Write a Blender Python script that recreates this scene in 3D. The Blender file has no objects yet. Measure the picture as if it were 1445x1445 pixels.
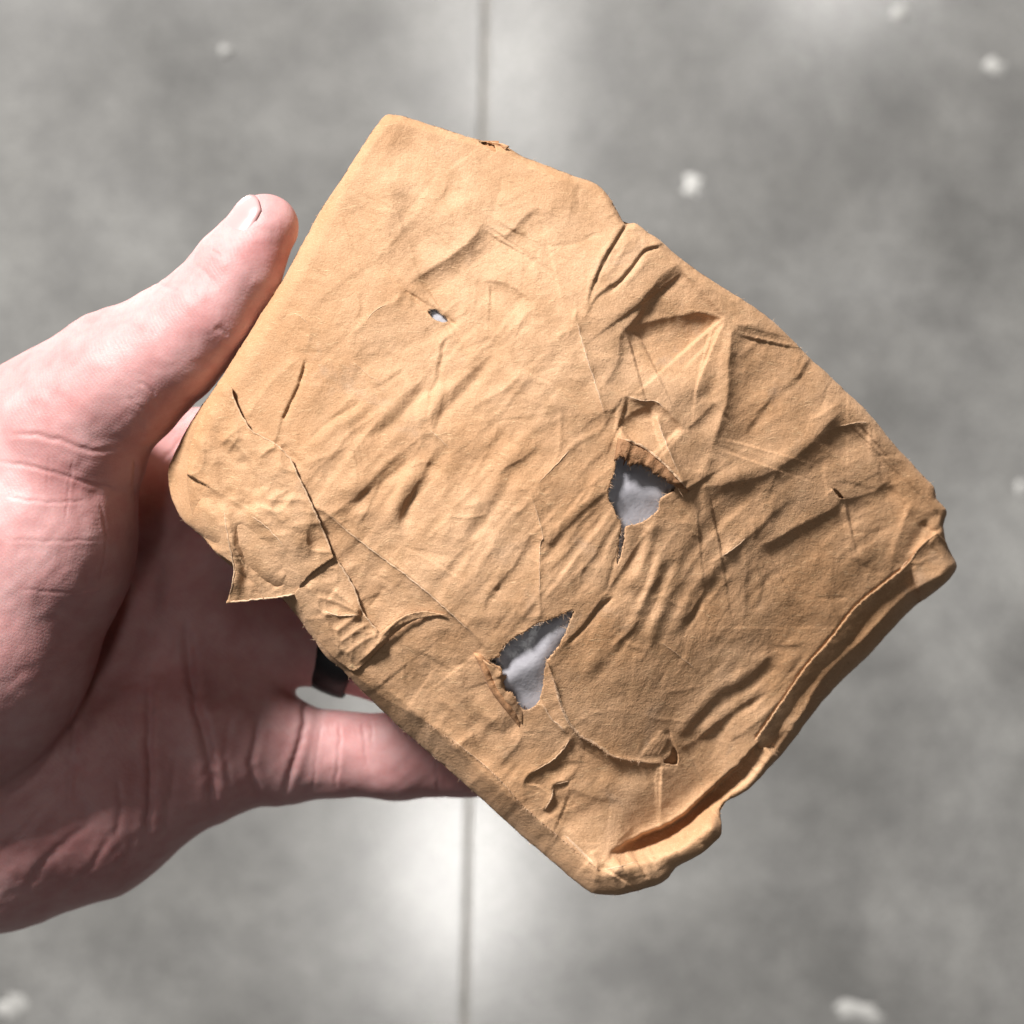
import bpy, math, random
import numpy as np
from mathutils import Vector

random.seed(7)
rng = np.random.default_rng(11)
scene = bpy.context.scene

# ------------------------------------------------------------------ camera, light, exposure
CAM_Z = 1.40                 # the camera looks straight down at the floor (z = 0)
FOV = math.radians(40.0)
VIEW_W = 0.17                # metres across the frame at the package face
N_PX = 1445.0
S = VIEW_W / N_PX            # metres per unit of the drawing at the package face
DIST = (VIEW_W / 2) / math.tan(FOV / 2)
DU = DIST / S                # the same distance in drawing units
FACE_Z = CAM_Z - DIST

cam_d = bpy.data.cameras.new('camera')
cam = bpy.data.objects.new('camera', cam_d)
scene.collection.objects.link(cam)
cam.location = (0, 0, CAM_Z)
cam_d.sensor_width = 36
cam_d.lens_unit = 'FOV'
cam_d.angle = FOV
cam_d.clip_start = 0.01
cam_d.clip_end = 100
cam_d.dof.use_dof = True
cam_d.dof.focus_distance = DIST + 0.002
cam_d.dof.aperture_fstop = 17.0
scene.camera = cam

world = bpy.data.worlds.new('World')
scene.world = world
world.use_nodes = True
world.node_tree.nodes['Background'].inputs[0].default_value = (0.95, 0.97, 1.0, 1)
world.node_tree.nodes['Background'].inputs[1].default_value = 0.012

def area(name, loc, target, sx, sy, watts, color=(1, 0.97, 0.93)):
    l = bpy.data.lights.new(name, 'AREA')
    l.shape = 'RECTANGLE'; l.size = sx; l.size_y = sy
    l.energy = watts; l.color = color
    o = bpy.data.objects.new(name, l)
    scene.collection.objects.link(o)
    o.location = loc
    d = Vector(target) - Vector(loc)
    o.rotation_euler = d.to_track_quat('-Z', 'Y').to_euler()
    return o

area('ceiling_lamp', (-5.6, 8.1, 8.0), (0, 0, 1.1), 1.8, 1.8, 3350)
area('ceiling_lamp', (-0.30, -1.85, 6.0), (-0.30, -1.85, 0), 0.40, 1.25, 22)
area('ceiling_lamp', (-0.06, 2.5, 6.0), (-0.06, 2.5, 0), 0.40, 1.5, 12)
area('ceiling_lamp', (1.72, 2.95, 6.0), (1.72, 2.95, 0), 0.45, 0.45, 12)

scene.view_settings.view_transform = 'Standard'
scene.view_settings.look = 'None'
scene.view_settings.exposure = 0.14
scene.view_settings.gamma = 1.0

# ------------------------------------------------------------------ helpers
def W(px, py, d):
    """drawing point + depth below the package face -> world point (numpy friendly)"""
    k = (DU + d) / DU
    return ((px - 722.5) * k * S, (722.5 - py) * k * S, FACE_Z - d * S)

def WV(P):
    x, y, z = W(P[:, 0], P[:, 1], P[:, 2])
    return np.stack([x, y, z], 1)

def make_mesh(name, V, F, mat, parent=None, smooth=True):
    me = bpy.data.meshes.new(name)
    V = np.asarray(V, dtype=np.float32)
    me.vertices.add(len(V)); me.vertices.foreach_set('co', V.ravel())
    if isinstance(F, np.ndarray):
        n, k = F.shape
        me.loops.add(n * k); me.loops.foreach_set('vertex_index', F.astype(np.int32).ravel())
        me.polygons.add(n)
        me.polygons.foreach_set('loop_start', np.arange(0, n * k, k, dtype=np.int32))
        me.polygons.foreach_set('loop_total', np.full(n, k, dtype=np.int32))
        me.update(calc_edges=True)
    else:
        me.clear_geometry(); me.from_pydata(V.tolist(), [], F)
    me.validate()
    me.polygons.foreach_set('use_smooth', np.full(len(me.polygons), smooth, dtype=bool))
    o = bpy.data.objects.new(name, me)
    scene.collection.objects.link(o)
    if mat: me.materials.append(mat)
    if parent: o.parent = parent; o.matrix_parent_inverse = parent.matrix_world.inverted()
    return o

def empty(name, loc, label, cat):
    o = bpy.data.objects.new(name, None)
    scene.collection.objects.link(o)
    o.location = loc; o.empty_display_size = 0.02
    o['label'] = label; o['category'] = cat
    bpy.context.view_layer.update()
    return o

def spline(pts, step=3.0, closed=False, jitter=0.0):
    """Catmull-Rom through the points"""
    P = np.asarray(pts, float)
    n = len(P)
    if n == 2 and not closed:
        m = max(2, int(np.hypot(*(P[1] - P[0])) / step))
        out = P[0] + (P[1] - P[0]) * np.linspace(0, 1, m + 1)[:, None]
    else:
        if closed: Q = np.vstack([P[-1], P, P[0], P[1]]); segs = n
        else: Q = np.vstack([2 * P[0] - P[1], P, 2 * P[-1] - P[-2]]); segs = n - 1
        out = []
        for i in range(segs):
            p0, p1, p2, p3 = Q[i:i + 4]
            m = max(1, int(np.hypot(*(p2 - p1)) / step))
            t = np.arange(m)[:, None] / m
            out.append(.5 * (2 * p1 + (p2 - p0) * t + (2 * p0 - 5 * p1 + 4 * p2 - p3) * t ** 2 + (3 * p1 - p0 - 3 * p2 + p3) * t ** 3))
        if not closed: out.append(P[-1:])
        out = np.vstack(out)
    if jitter:
        j = rng.normal(0, jitter, out.shape)
        if len(out) > 3: j = (j + np.roll(j, 1, 0)) / 1.5
        if not closed: j[0] = 0; j[-1] = 0
        out = out + j
    return out

def seg_dist(X, Y, P, closed=False):
    """distance, signed side, arc parameter and nearest point of the polyline"""
    best = np.full(X.shape, 1e18); sg = np.zeros(X.shape); tt = np.zeros(X.shape)
    NX = np.zeros(X.shape); NY = np.zeros(X.shape)
    Q = np.vstack([P, P[:1]]) if closed else P
    L = np.hypot(*np.diff(Q, axis=0).T); cum = np.concatenate([[0], np.cumsum(L)]); tot = max(cum[-1], 1e-6)
    for i in range(len(Q) - 1):
        ax, ay = Q[i]; dx, dy = Q[i + 1] - Q[i]; l2 = dx * dx + dy * dy + 1e-12
        u = np.clip(((X - ax) * dx + (Y - ay) * dy) / l2, 0, 1)
        qx = ax + u * dx; qy = ay + u * dy
        d2 = (X - qx) ** 2 + (Y - qy) ** 2
        m = d2 < best
        best = np.where(m, d2, best)
        sg = np.where(m, dx * (Y - ay) - dy * (X - ax), sg)
        tt = np.where(m, (cum[i] + u * L[i]) / tot, tt)
        NX = np.where(m, qx, NX); NY = np.where(m, qy, NY)
    return np.sqrt(best), np.sign(sg), tt, NX, NY

def inside(X, Y, P):
    r = np.zeros(X.shape, bool)
    n = len(P)
    for i in range(n):
        x1, y1 = P[i]; x2, y2 = P[(i + 1) % n]
        if y1 == y2: continue
        c = ((y1 > Y) != (y2 > Y)) & (X < (x2 - x1) * (Y - y1) / (y2 - y1) + x1)
        r ^= c
    return r

# ------------------------------------------------------------------ the paper height field
GX0, GY0, GX1, GY1 = 200, 130, 1390, 1300
gx = np.arange(GX0, GX1 + 1); gy = np.arange(GY0, GY1 + 1)
XX, YY = np.meshgrid(gx.astype(np.float64), gy.astype(np.float64))
H = np.zeros_like(XX)

def rbf(ctrl, X, Y, smooth=1e-3):
    c = np.asarray(ctrl, float); P = c[:, :2] / 300.; n = len(c)
    def phi(r2): return .5 * r2 * np.log(r2 + 1e-9)
    d2 = ((P[:, None] - P[None]) ** 2).sum(-1)
    A = np.zeros((n + 3, n + 3)); A[:n, :n] = phi(d2) + smooth * np.eye(n)
    A[:n, n] = 1; A[:n, n + 1:] = P; A[n, :n] = 1; A[n + 1:, :n] = P.T
    w = np.linalg.solve(A, np.concatenate([c[:, 2], [0, 0, 0]]))
    out = w[n] + w[n + 1] * X / 300. + w[n + 2] * Y / 300.
    for i in range(n):
        out = out + w[i] * phi((X / 300. - P[i, 0]) ** 2 + (Y / 300. - P[i, 1]) ** 2)
    return out

BIG = [(550, 190, -36), (450, 330, -30), (500, 420, -10), (350, 540, -24), (430, 560, -4), (620, 300, -12), (600, 500, 2),
       (700, 240, -22), (800, 350, 0), (830, 280, -12), (860, 420, 9), (850, 600, 10), (950, 420, -14), (1040, 450, -38), (1000, 640, -30), (1120, 540, -74),
       (1180, 600, -102), (1300, 720, -176), (1000, 800, -64), (1150, 780, -124), (1290, 800, -196), (1050, 1020, -138), (1160, 900, -166),
       (900, 950, -48), (800, 820, 4), (650, 880, 2), (520, 760, 4), (300, 680, -26), (400, 720, 0), (440, 870, -34), (600, 950, -34),
       (540, 985, -66), (750, 1090, -70), (800, 1170, -104), (900, 1130, -104), (980, 1110, -134), (930, 1190, -130), (1010, 1120, -146),
       (850, 1225, -104), (920, 1235, -102), (1000, 1170, -96), (655, 1075, -80)]
SM = rbf(BIG, XX, YY, 2e-2)
H += SM

def lattice_noise(scale, seed, ang=0.0, stretch=1.0, X=None, Y=None):
    """smooth value noise"""
    X = XX if X is None else X; Y = YY if Y is None else Y
    r = np.random.default_rng(seed)
    T = r.uniform(-1, 1, (256, 256))
    c, s = math.cos(ang), math.sin(ang)
    u = (X * c + Y * s) / (scale * stretch) + 40; v = (-X * s + Y * c) / scale + 40
    iu = np.floor(u).astype(int); iv = np.floor(v).astype(int)
    fu = u - iu; fv = v - iv
    fu = fu * fu * fu * (fu * (fu * 6 - 15) + 10); fv = fv * fv * fv * (fv * (fv * 6 - 15) + 10)
    a = T[iv % 256, iu % 256]; b = T[iv % 256, (iu + 1) % 256]; c_ = T[(iv + 1) % 256, iu % 256]; d = T[(iv + 1) % 256, (iu + 1) % 256]
    return (a * (1 - fu) + b * fu) * (1 - fv) + (c_ * (1 - fu) + d * fu) * fv

def sampleH(x, y, A=None):
    A = H if A is None else A
    u = np.clip(x - GX0, 0, A.shape[1] - 1.001); v = np.clip(y - GY0, 0, A.shape[0] - 1.001)
    iu = u.astype(int); iv = v.astype(int); fu = u - iu; fv = v - iv
    return (A[iv, iu] * (1 - fu) + A[iv, iu + 1] * fu) * (1 - fv) + (A[iv + 1, iu] * (1 - fu) + A[iv + 1, iu + 1] * fu) * fv

def _box(P, pad):
    x0 = max(0, int(P[:, 0].min() - pad) - GX0); x1 = min(len(gx), int(P[:, 0].max() + pad) - GX0 + 2)
    y0 = max(0, int(P[:, 1].min() - pad) - GY0); y1 = min(len(gy), int(P[:, 1].max() + pad) - GY0 + 2)
    return slice(y0, y1), slice(x0, x1)

def _env(t, ta, tb):
    e = np.ones_like(t)
    if ta > 0: e *= np.clip(t / ta, 0, 1)
    if tb > 0: e *= np.clip((1 - t) / tb, 0, 1)
    return e * e * (3 - 2 * e)

def crease(pts, a, w=5.0, kind='ridge', ta=.2, tb=.2, jit=.5, w2=None, hard=False):
    """a: height in drawing units (negative = groove).
    ridge: sharp; soft: rounded; step: the right-hand side (in travel direction, y down) raised, sharp on the line;
    fold: a rounded ridge whose right-hand side falls away steeply"""
    P = spline(pts, 4.0, jitter=jit)
    if w2 is None: w2 = w
    if not hard:                                             # thin paper: flanks stay gentle
        cap = {'drop': .27 * w, 'fold': .48 * min(w, w2), 'soft': .40 * w}.get(kind, 99)
        a = max(-cap, min(cap, a))
    b = _box(P, 4.5 * max(w, w2) + 4)
    X, Y = XX[b], YY[b]
    d, sg, t, _, _ = seg_dist(X, Y, P)
    e = _env(t, ta, tb)
    if kind == 'ridge':
        h = np.exp(-(np.sqrt(d * d + .7) - .83) / w)
    elif kind == 'soft':
        h = np.exp(-(d / w) ** 2)
    elif kind == 'fold':
        dd = np.sqrt(d * d + .8) - .89
        h = np.where(sg > 0, np.exp(-(dd / w2) ** 1.15), np.exp(-(dd / w) ** 1.15))
    elif kind == 'drop':
        xx = d / w
        h = np.where(sg > 0, -xx * np.exp(1 - xx), 0)
    elif kind == 'step':
        s = d * sg
        h = 1 / (1 + np.exp(-s / .55)) * np.exp(-np.maximum(s, 0) / w)
    # fade smoothly past the line's ends
    H[b] += a * e * h

def bump(cx, cy, rx, ry, ang, a):
    c, s = math.cos(math.radians(ang)), math.sin(math.radians(ang))
    u = ((XX - cx) * c + (YY - cy) * s) / rx; v = (-(XX - cx) * s + (YY - cy) * c) / ry
    H[...] += a * np.exp(-(u * u + v * v))

# flow-aligned wrinkles: noise smeared along the direction the traced folds run in
FLOW = [(420, 780, -42), (480, 640, -45), (560, 600, -47), (600, 420, -40), (560, 260, -52), (720, 330, -38), (700, 540, -45), (640, 760, -52),
        (780, 740, -46), (760, 560, -44), (820, 820, -50), (900, 800, -64), (950, 880, -62), (1000, 780, -55), (1050, 700, -38), (1100, 640, -30),
        (1100, 480, -50), (920, 400, -52), (1150, 760, -35), (1250, 690, -28), (1100, 940, -42), (1000, 1010, -46), (880, 1000, -55),
        (700, 1060, -50), (800, 1120, -35), (560, 920, 40), (380, 700, -70), (1200, 860, -40)]
def flow_noise():
    st = 2
    x = XX[::st, ::st]; y = YY[::st, ::st]
    cx = np.zeros_like(x); cy = np.zeros_like(x)
    for fx, fy, a in FLOW:
        w = 1 / (((x - fx) ** 2 + (y - fy) ** 2) + 900.) ** 1.5
        cx += w * math.cos(math.radians(2 * a)); cy += w * math.sin(math.radians(2 * a))
    th = .5 * np.arctan2(cy, cx)
    out = []
    for seed, sc, ln in ((3, 23, 130), (5, 10, 60)):
        n0 = lattice_noise(sc, seed, X=x, Y=y)
        acc = np.zeros_like(x); wt = 0
        for dirn in (1, -1):
            px, py = x.copy(), y.copy(); K = 22
            for k in range(K):
                ix = np.clip(((px - GX0) / st), 0, x.shape[1] - 1).astype(int); iy = np.clip(((py - GY0) / st), 0, x.shape[0] - 1).astype(int)
                ww = .5 * (1 + math.cos(math.pi * k / K)); acc += n0[iy, ix] * ww; wt += ww
                px = px + dirn * np.cos(th[iy, ix]) * ln / K; py = py + dirn * np.sin(th[iy, ix]) * ln / K
        f = acc / wt; f /= f.std()
        # soften the nearest-sample stairs
        for _ in range(2):
            f = (f + np.roll(f, 1, 0) + np.roll(f, -1, 0) + np.roll(f, 1, 1) + np.roll(f, -1, 1)) / 5
        # back to full resolution
        u = (XX - GX0) / st; v = (YY - GY0) / st
        iu = np.clip(u.astype(int), 0, f.shape[1] - 2); iv = np.clip(v.astype(int), 0, f.shape[0] - 2); fu = u - iu; fv = v - iv
        out.append((f[iv, iu] * (1 - fu) + f[iv, iu + 1] * fu) * (1 - fv) + (f[iv + 1, iu] * (1 - fu) + f[iv + 1, iu + 1] * fu) * fv)
    return out
f1, f2 = flow_noise()
def mask(list_):
    m = np.zeros_like(XX)
    for cx, cy, r, a in list_:
        m = np.maximum(m, a * np.exp(-((XX - cx) ** 2 + (YY - cy) ** 2) / (r * r)))
    return m
wr_mask = mask([(560, 640, 150, 1), (480, 750, 120, .9), (700, 720, 170, 1), (820, 760, 120, 1.0), (920, 830, 130, 1.2), (1000, 900, 120, .9), (720, 560, 120, .8),
                (640, 330, 120, .35), (1060, 780, 120, .7), (1060, 980, 110, 1.2), (760, 1090, 110, .7), (1180, 720, 120, .6), (1050, 560, 120, .4), (600, 480, 120, .5),
                (500, 300, 140, .12), (340, 680, 80, .6), (480, 880, 90, .7)])
ridged = lambda n: (1 - 2 * np.abs(np.tanh(n * .9)))
H += wr_mask * (1.25 * f1 + .38 * f2 + .8 * ridged(f1 + .4 * f2) + .25 * ridged(f2))
H += 2.4 * lattice_noise(95, 24) + 1.2 * lattice_noise(46, 21) + .45 * lattice_noise(19, 22) + .22 * lattice_noise(8, 23)
H += .8 * ridged(1.6 * lattice_noise(60, 31) + .5 * lattice_noise(24, 32)) * (.4 + .6 * wr_mask)

# ---- traced folds, upper left
crease([(568, 408), (594, 424), (611, 434), (625, 441), (647, 461)], -2.6, 20, 'step', .1, .1)
crease([(568, 408), (594, 424), (611, 434), (647, 461)], -1.5, 1.6, 'ridge', .1, .1, .3)
crease([(568, 412), (554, 428), (533, 436), (514, 455), (492, 478)], 1.8, 5, 'fold', .1, .2, .5, 3)
crease([(649, 466), (628, 483), (623, 511), (618, 535), (608, 559), (601, 604)], -2.2, 3)
crease([(645, 466), (622, 486), (616, 513), (611, 537)], 1.8, 5)
crease([(572, 402), (610, 378), (640, 358), (668, 334), (690, 300)], 9, 28, 'drop', .2, .25)
crease([(560, 398), (610, 374), (640, 356), (668, 332), (686, 300)], 3, 20, 'soft', .3, .3)
crease([(765, 286), (740, 306), (722, 326), (700, 346)][::-1], 5, 18, 'drop', .3, .3)
crease([(515, 384), (560, 335), (605, 285)], 5, 34, 'drop', .3, .3)
crease([(620, 241), (596, 272), (566, 310)], -.8, 2.5)
crease([(520, 215), (545, 245), (552, 290), (535, 345)], 4, 20, 'soft', .35, .35)
crease([(568, 250), (574, 300), (552, 350)], -4, 18, 'soft', .35, .35)
crease([(760, 346), (801, 346), (826, 338), (843, 327)], -1.4, 3)
crease([(760, 346), (755, 365), (735, 390)], -1.0, 5)
crease([(677, 396), (704, 397), (732, 410), (758, 432)], 6, 17, 'drop', .3, .3)
crease([(808, 434), (819, 472), (829, 507), (846, 559), (857, 600)], 2.6, 9, 'fold', .1, .15, .4, 14)
crease([(808, 434), (819, 472), (829, 507), (846, 559), (857, 600)], 1.0, 1.8, 'ridge', .05, .1, .4)
crease([(784, 476), (808, 464)], 1.6, 4)
crease([(886, 314), (860, 351), (843, 383), (832, 417), (829, 441)], 4, 14, 'step', .0, .2)
crease([(885, 316), (862, 353), (846, 385), (836, 412)], -3.5, 2.2, 'ridge', .0, .2)
crease([(866, 340), (850, 372), (838, 400)], 3, 7, 'soft')
crease([(933, 345), (909, 354), (881, 388), (843, 419), (824, 454)], 3.2, 13, 'step', .0, .2)
crease([(931, 348), (909, 357), (882, 391), (848, 422)], -3, 2.2, 'ridge', .05, .2)
crease([(893, 330), (872, 365), (850, 400)], 2, 6)
crease([(920, 360), (900, 382), (880, 405)], 2, 6)
crease([(878, 470), (897, 448), (912, 416), (935, 388), (960, 370)], 5, 13, 'drop', .1, .1)
crease([(959, 368), (968, 378), (985, 384)], -2, 4)
crease([(905, 335), (918, 348), (932, 344)], 2, 4)
crease([(601, 609), (642, 566), (677, 528), (701, 490)], -3, 8, 'soft')
crease([(585, 600), (622, 560), (658, 520), (682, 484)], 3, 10, 'soft')
crease([(663, 576), (711, 549), (739, 524)], 2.6, 6, 'fold', .1, .2, .4, 4)
crease([(739, 524), (775, 541), (808, 562), (848, 604)], 1.2, 22, 'step', .1, .25)
crease([(493, 507), (517, 527), (538, 542)], 1.2, 3)
crease([(428, 630), (462, 597), (490, 580), (518, 559)], -2.4, 3.5)
crease([(432, 640), (468, 606), (500, 586), (528, 566)], 1.8, 8, 'soft')
crease([(521, 625), (566, 587), (608, 538)], -2.6, 8, 'soft')
crease([(505, 615), (548, 578), (592, 530)], 2.4, 9, 'soft')
crease([(431, 505), (421, 542), (408, 570), (397, 594), (389, 627)], 2.2, 18, 'step', .12, .05)
crease([(433, 505), (423, 542), (410, 570), (399, 594)], -4, 1.7, 'ridge', .1, .05)
crease([(412, 440), (438, 459), (431, 497)], 1.6, 4)
crease([(425, 500), (380, 542), (356, 576), (349, 594)], 2.2, 9, 'fold', .1, .1, .5, 6)
crease([(711, 244), (703, 275), (694, 306)], -.9, 2.5)
crease([(620, 250), (680, 205)], .8, 12, 'step')
crease([(610, 430), (680, 436), (745, 470), (790, 520)], 2.0, 20, 'soft')
crease([(565, 760), (585, 700), (615, 655), (640, 620)], -3, 9, 'soft')
crease([(548, 750), (570, 690), (598, 645)], 2.6, 9, 'soft')
crease([(487, 715), (518, 691), (546, 670), (581, 639)], 5, 7, 'drop')
crease([(480, 705), (510, 682), (540, 660), (575, 628)], 2.2, 9, 'soft')
crease([(556, 753), (572, 708), (596, 668), (622, 622)], 4, 10, 'drop', .2, .25)
crease([(605, 604), (622, 620), (639, 639)], 1.4, 3)
crease([(421, 660), (440, 650), (470, 640), (520, 610)], 2, 7)
crease([(395, 630), (415, 650), (420, 665)], -5, 7, 'soft', .15, .2)
crease([(440, 712), (465, 722), (490, 712)], 2, 6)
crease([(470, 745), (500, 728), (530, 720)], 2, 8)
crease([(640, 440), (690, 470), (720, 455)], 1.6, 14, 'soft')
crease([(505, 470), (545, 520), (560, 560)], 1.0, 8, 'soft')
# ---- centre
crease([(752, 688), (780, 661), (810, 628), (850, 604)], 2.6, 6, 'fold', .15, .2, .5, 4)
crease([(791, 578), (791, 611), (788, 639), (778, 664)], 1.3, 3)
crease([(751, 685), (751, 702), (766, 755), (762, 772), (761, 877)], 2.0, 3.2, 'ridge', .1, .05)
crease([(733, 874), (748, 858), (761, 844)], 1.8, 5)
crease([(762, 850), (790, 822), (825, 770)], 2, 6)
crease([(765, 776), (796, 747), (822, 722), (848, 698), (860, 690)], 5.5, 6, 'drop', .15, .1)
crease([(766, 768), (796, 736), (822, 712), (848, 686)], 2.4, 8, 'soft')
crease([(766, 813), (794, 785), (844, 730), (858, 715)], 3.0, 6, 'drop')
crease([(640, 760), (680, 705), (720, 650), (745, 615)], 2.4, 10, 'soft')
crease([(655, 775), (697, 716), (735, 660)], -2.2, 8, 'soft')
crease([(690, 840), (730, 790), (752, 745)], 3.4, 9, 'drop')
crease([(745, 700), (740, 715), (724, 728)], 1.6, 4)
crease([(880, 741), (877, 760), (871, 785), (863, 805), (858, 827), (844, 849)], -2.4, 3, 'ridge', 0, .2)
crease([(869, 838), (844, 857), (822, 885), (799, 908)], 1.8, 16, 'step', .15, .0)
crease([(869, 840), (845, 859), (823, 887), (802, 908)], -3, 1.8, 'ridge', .15, .05)
crease([(921, 730), (916, 766), (899, 810), (877, 841)], 4, 9, 'soft')
crease([(908, 735), (900, 775), (884, 815)], -2, 8, 'soft')
crease([(938, 770), (922, 815), (900, 868), (880, 905)], 3.8, 8, 'soft')
crease([(925, 775), (910, 825), (892, 862)], -2.0, 6, 'soft')
crease([(968, 790), (945, 835), (925, 880), (915, 930)], 3.2, 9, 'soft')
crease([(952, 785), (934, 830), (912, 880)], -1.8, 6, 'soft')
crease([(1000, 790), (970, 850), (945, 900)], 2.6, 9, 'soft')
crease([(860, 913), (888, 891), (905, 868)], 2.2, 5)
crease([(927, 902), (958, 925), (988, 950)], 1.4, 2.6)
crease([(820, 960), (850, 920), (880, 905)], 2.2, 10, 'soft')
# ---- the dent, upper right
bump(950, 488, 66, 40, -10, -9)
bump(955, 540, 55, 24, 8, 4)
crease([(848, 548), (871, 513), (875, 475), (885, 461), (902, 444), (909, 416)], 9, 15, 'drop', .1, .15)
crease([(878, 468), (925, 452), (985, 442), (1034, 454)], 9, 30, 'drop', .15, .2, .5, None, True)
crease([(1030, 452), (1000, 420), (960, 372)][::-1], 10, 36, 'drop', .2, .15, .5, None, True)
crease([(878, 556), (905, 566), (925, 566), (944, 582), (968, 606)], 8, 20, 'drop', .12, .1, .6, None, True)
crease([(870, 600), (895, 580), (922, 570)], 7, 22, 'drop', .1, .2, .5, None, True)
crease([(968, 606), (985, 590), (1010, 565)], 5, 11, 'drop', .1, .15)
crease([(926, 584), (934, 610), (946, 641), (966, 684)][::-1], 4, 12, 'fold', .05, .1, .5, 7)
crease([(926, 584), (934, 610), (946, 641), (966, 684)], 1.5, 2.2, 'ridge', .05, .05, .4)
crease([(1037, 454), (1029, 499), (1027, 555), (1016, 596), (1002, 640)][::-1], 9, 34, 'drop', .2, .15)
crease([(1037, 454), (1029, 499), (1027, 555), (1016, 596), (1000, 645)], 2.6, 10, 'fold', .15, .25, .5, 12)
crease([(1012, 480), (1006, 540), (992, 575)], -3, 12, 'soft')
crease([(1034, 458), (1075, 459)], 1.4, 3.5)
crease([(1075, 471), (1058, 489), (1040, 505)], 1.6, 5)
crease([(1193, 565), (1165, 582), (1138, 596)], 1.6, 4)
crease([(975, 691), (1054, 677), (1096, 662), (1138, 631), (1186, 579), (1200, 568)], 7.5, 42, 'drop', .12, .15, .7, None, True)
crease([(1186, 575), (1138, 624), (1096, 654), (1050, 668), (990, 684)], 4, 14, 'soft', .1, .2)
crease([(1151, 626), (1179, 603), (1231, 596)], 5, 15, 'drop', .2, .1)
crease([(1000, 640), (1040, 600), (1100, 560)], 2, 22, 'soft')
crease([(1006, 640), (985, 675)], 2.5, 8, 'soft')
crease([(862, 622), (905, 628), (940, 654), (973, 693)], 10, 26, 'fold', .12, .03, .4, 9, True)
crease([(870, 640), (915, 655), (950, 684)], -5, 8, 'soft', .15, .1)
# ---- right
crease([(1015, 787), (1056, 756), (1087, 725), (1095, 695)], 4, 16, 'fold', .15, .2, .5, 9)
crease([(1000, 797), (1020, 784), (1045, 766)], 1.5, 3, 'ridge')
crease([(985, 830), (1010, 800), (1045, 775)], 3, 9, 'soft')
crease([(1060, 778), (1112, 750), (1162, 726), (1188, 710)], 8, 26, 'drop', .15, .1)
crease([(1190, 705), (1230, 694), (1258, 675)], 7, 22, 'drop', .05, .2)
crease([(1174, 689), (1183, 697), (1191, 704)], 3, 8, 'step', .1, .05)
crease([(1200, 735), (1218, 770), (1212, 800)], 3, 16, 'soft')
crease([(1290, 700), (1275, 740), (1262, 775), (1258, 800)], 5, 14, 'fold', .2, .2, .5, 8)
crease([(1332, 722), (1308, 740), (1290, 768), (1274, 800)], -6, 8, 'soft', .1, .1)
crease([(1338, 742), (1314, 762), (1297, 772), (1270, 800)], 6, 8, 'fold', .1, .2, .5, 8)
crease([(1312, 728), (1320, 750), (1310, 775)], 5, 6, 'fold', .2, .2, .6, 5)
crease([(1300, 735), (1312, 748), (1330, 748)], -4, 4, 'ridge')
crease([(1060, 700), (1100, 690), (1150, 660)], 2, 20, 'soft')
crease([(953, 1045), (1012, 980), (1053, 958), (1099, 911)], 7, 12, 'drop', .1, .2)
crease([(950, 1040), (1010, 974), (1050, 952), (1095, 906)], 2.5, 9, 'soft', .1, .2)
crease([(981, 1044), (1043, 997), (1096, 966), (1140, 910)], 7, 12, 'drop', .1, .2)
crease([(978, 1040), (1040, 991), (1092, 960), (1136, 905)], 2.5, 9, 'soft', .1, .2)
crease([(1020, 1050), (1060, 1025), (1112, 980)], 5, 11, 'drop')
crease([(1093, 830), (1150, 860), (1190, 850)], 2, 20, 'soft')
crease([(1293, 796), (1268, 806), (1249, 821), (1208, 855), (1168, 905), (1137, 940), (1099, 995), (1064, 1044)], -4.0, 1.5, 'ridge', .03, .02, .3)
crease([(1064, 1044), (1099, 995), (1137, 940), (1168, 905), (1208, 855), (1249, 821), (1268, 806), (1293, 796)], 18, 30, 'drop', .02, .05, .3, None, True)
crease([(1291, 799), (1270, 809), (1251, 824), (1211, 858), (1171, 908), (1102, 998), (1068, 1046)], 1.6, 2.2, 'ridge', .05, .05, .3)
# ---- lower left strip and bottom
crease([(439, 714), (456, 717), (470, 732), (522, 774), (574, 812), (615, 846), (664, 891), (692, 922)], 4, 28, 'drop', .05, .05, .3)
crease([(439, 713), (470, 730), (522, 772), (574, 810), (615, 844), (664, 889), (690, 920)], 2.4, 2.4, 'ridge', .05, .1, .3)
crease([(390, 628), (421, 673), (439, 711), (473, 784), (498, 826), (513, 864), (536, 893)], 2.4, 5, 'ridge', .1, .1)
crease([(430, 815), (446, 845), (470, 868), (510, 868)], 3, 8, 'fold', .1, .1, .5, 5)
crease([(440, 835), (470, 850), (500, 880)], -2.4, 5)
crease([(470, 830), (492, 850), (512, 866)], 3, 5, 'fold', .1, .1, .5, 7)
crease([(500, 945), (530, 918), (552, 890), (580, 872), (620, 868)], -2.8, 14, 'step', .05, .25)
crease([(502, 944), (531, 919), (553, 891), (581, 874)], -2.5, 1.8, 'ridge', .05, .1)
crease([(510, 932), (538, 902), (558, 880), (590, 864)], 2.6, 5)
crease([(516, 905), (545, 885), (575, 860)], 2.4, 5)
crease([(545, 826), (534, 840), (520, 860)], -2.4, 5)
crease([(480, 905), (500, 890), (520, 880)], 2.4, 5)
crease([(470, 890), (495, 875)], 2.4, 5)
crease([(452, 862), (462, 885), (470, 905)], 2.4, 6, 'fold', .1, .1, .5, 4)
crease([(638, 934), (646, 968), (668, 998), (703, 1025), (726, 1025)], 4.5, 14, 'soft', .15, .15)
crease([(655, 930), (664, 962), (684, 990)], -2.4, 10, 'soft')
crease([(771, 930), (783, 964), (794, 1002), (813, 1033), (844, 1052), (866, 1067), (904, 1075), (937, 1077)], 9, 24, 'drop', .02, .05, .6)
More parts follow.
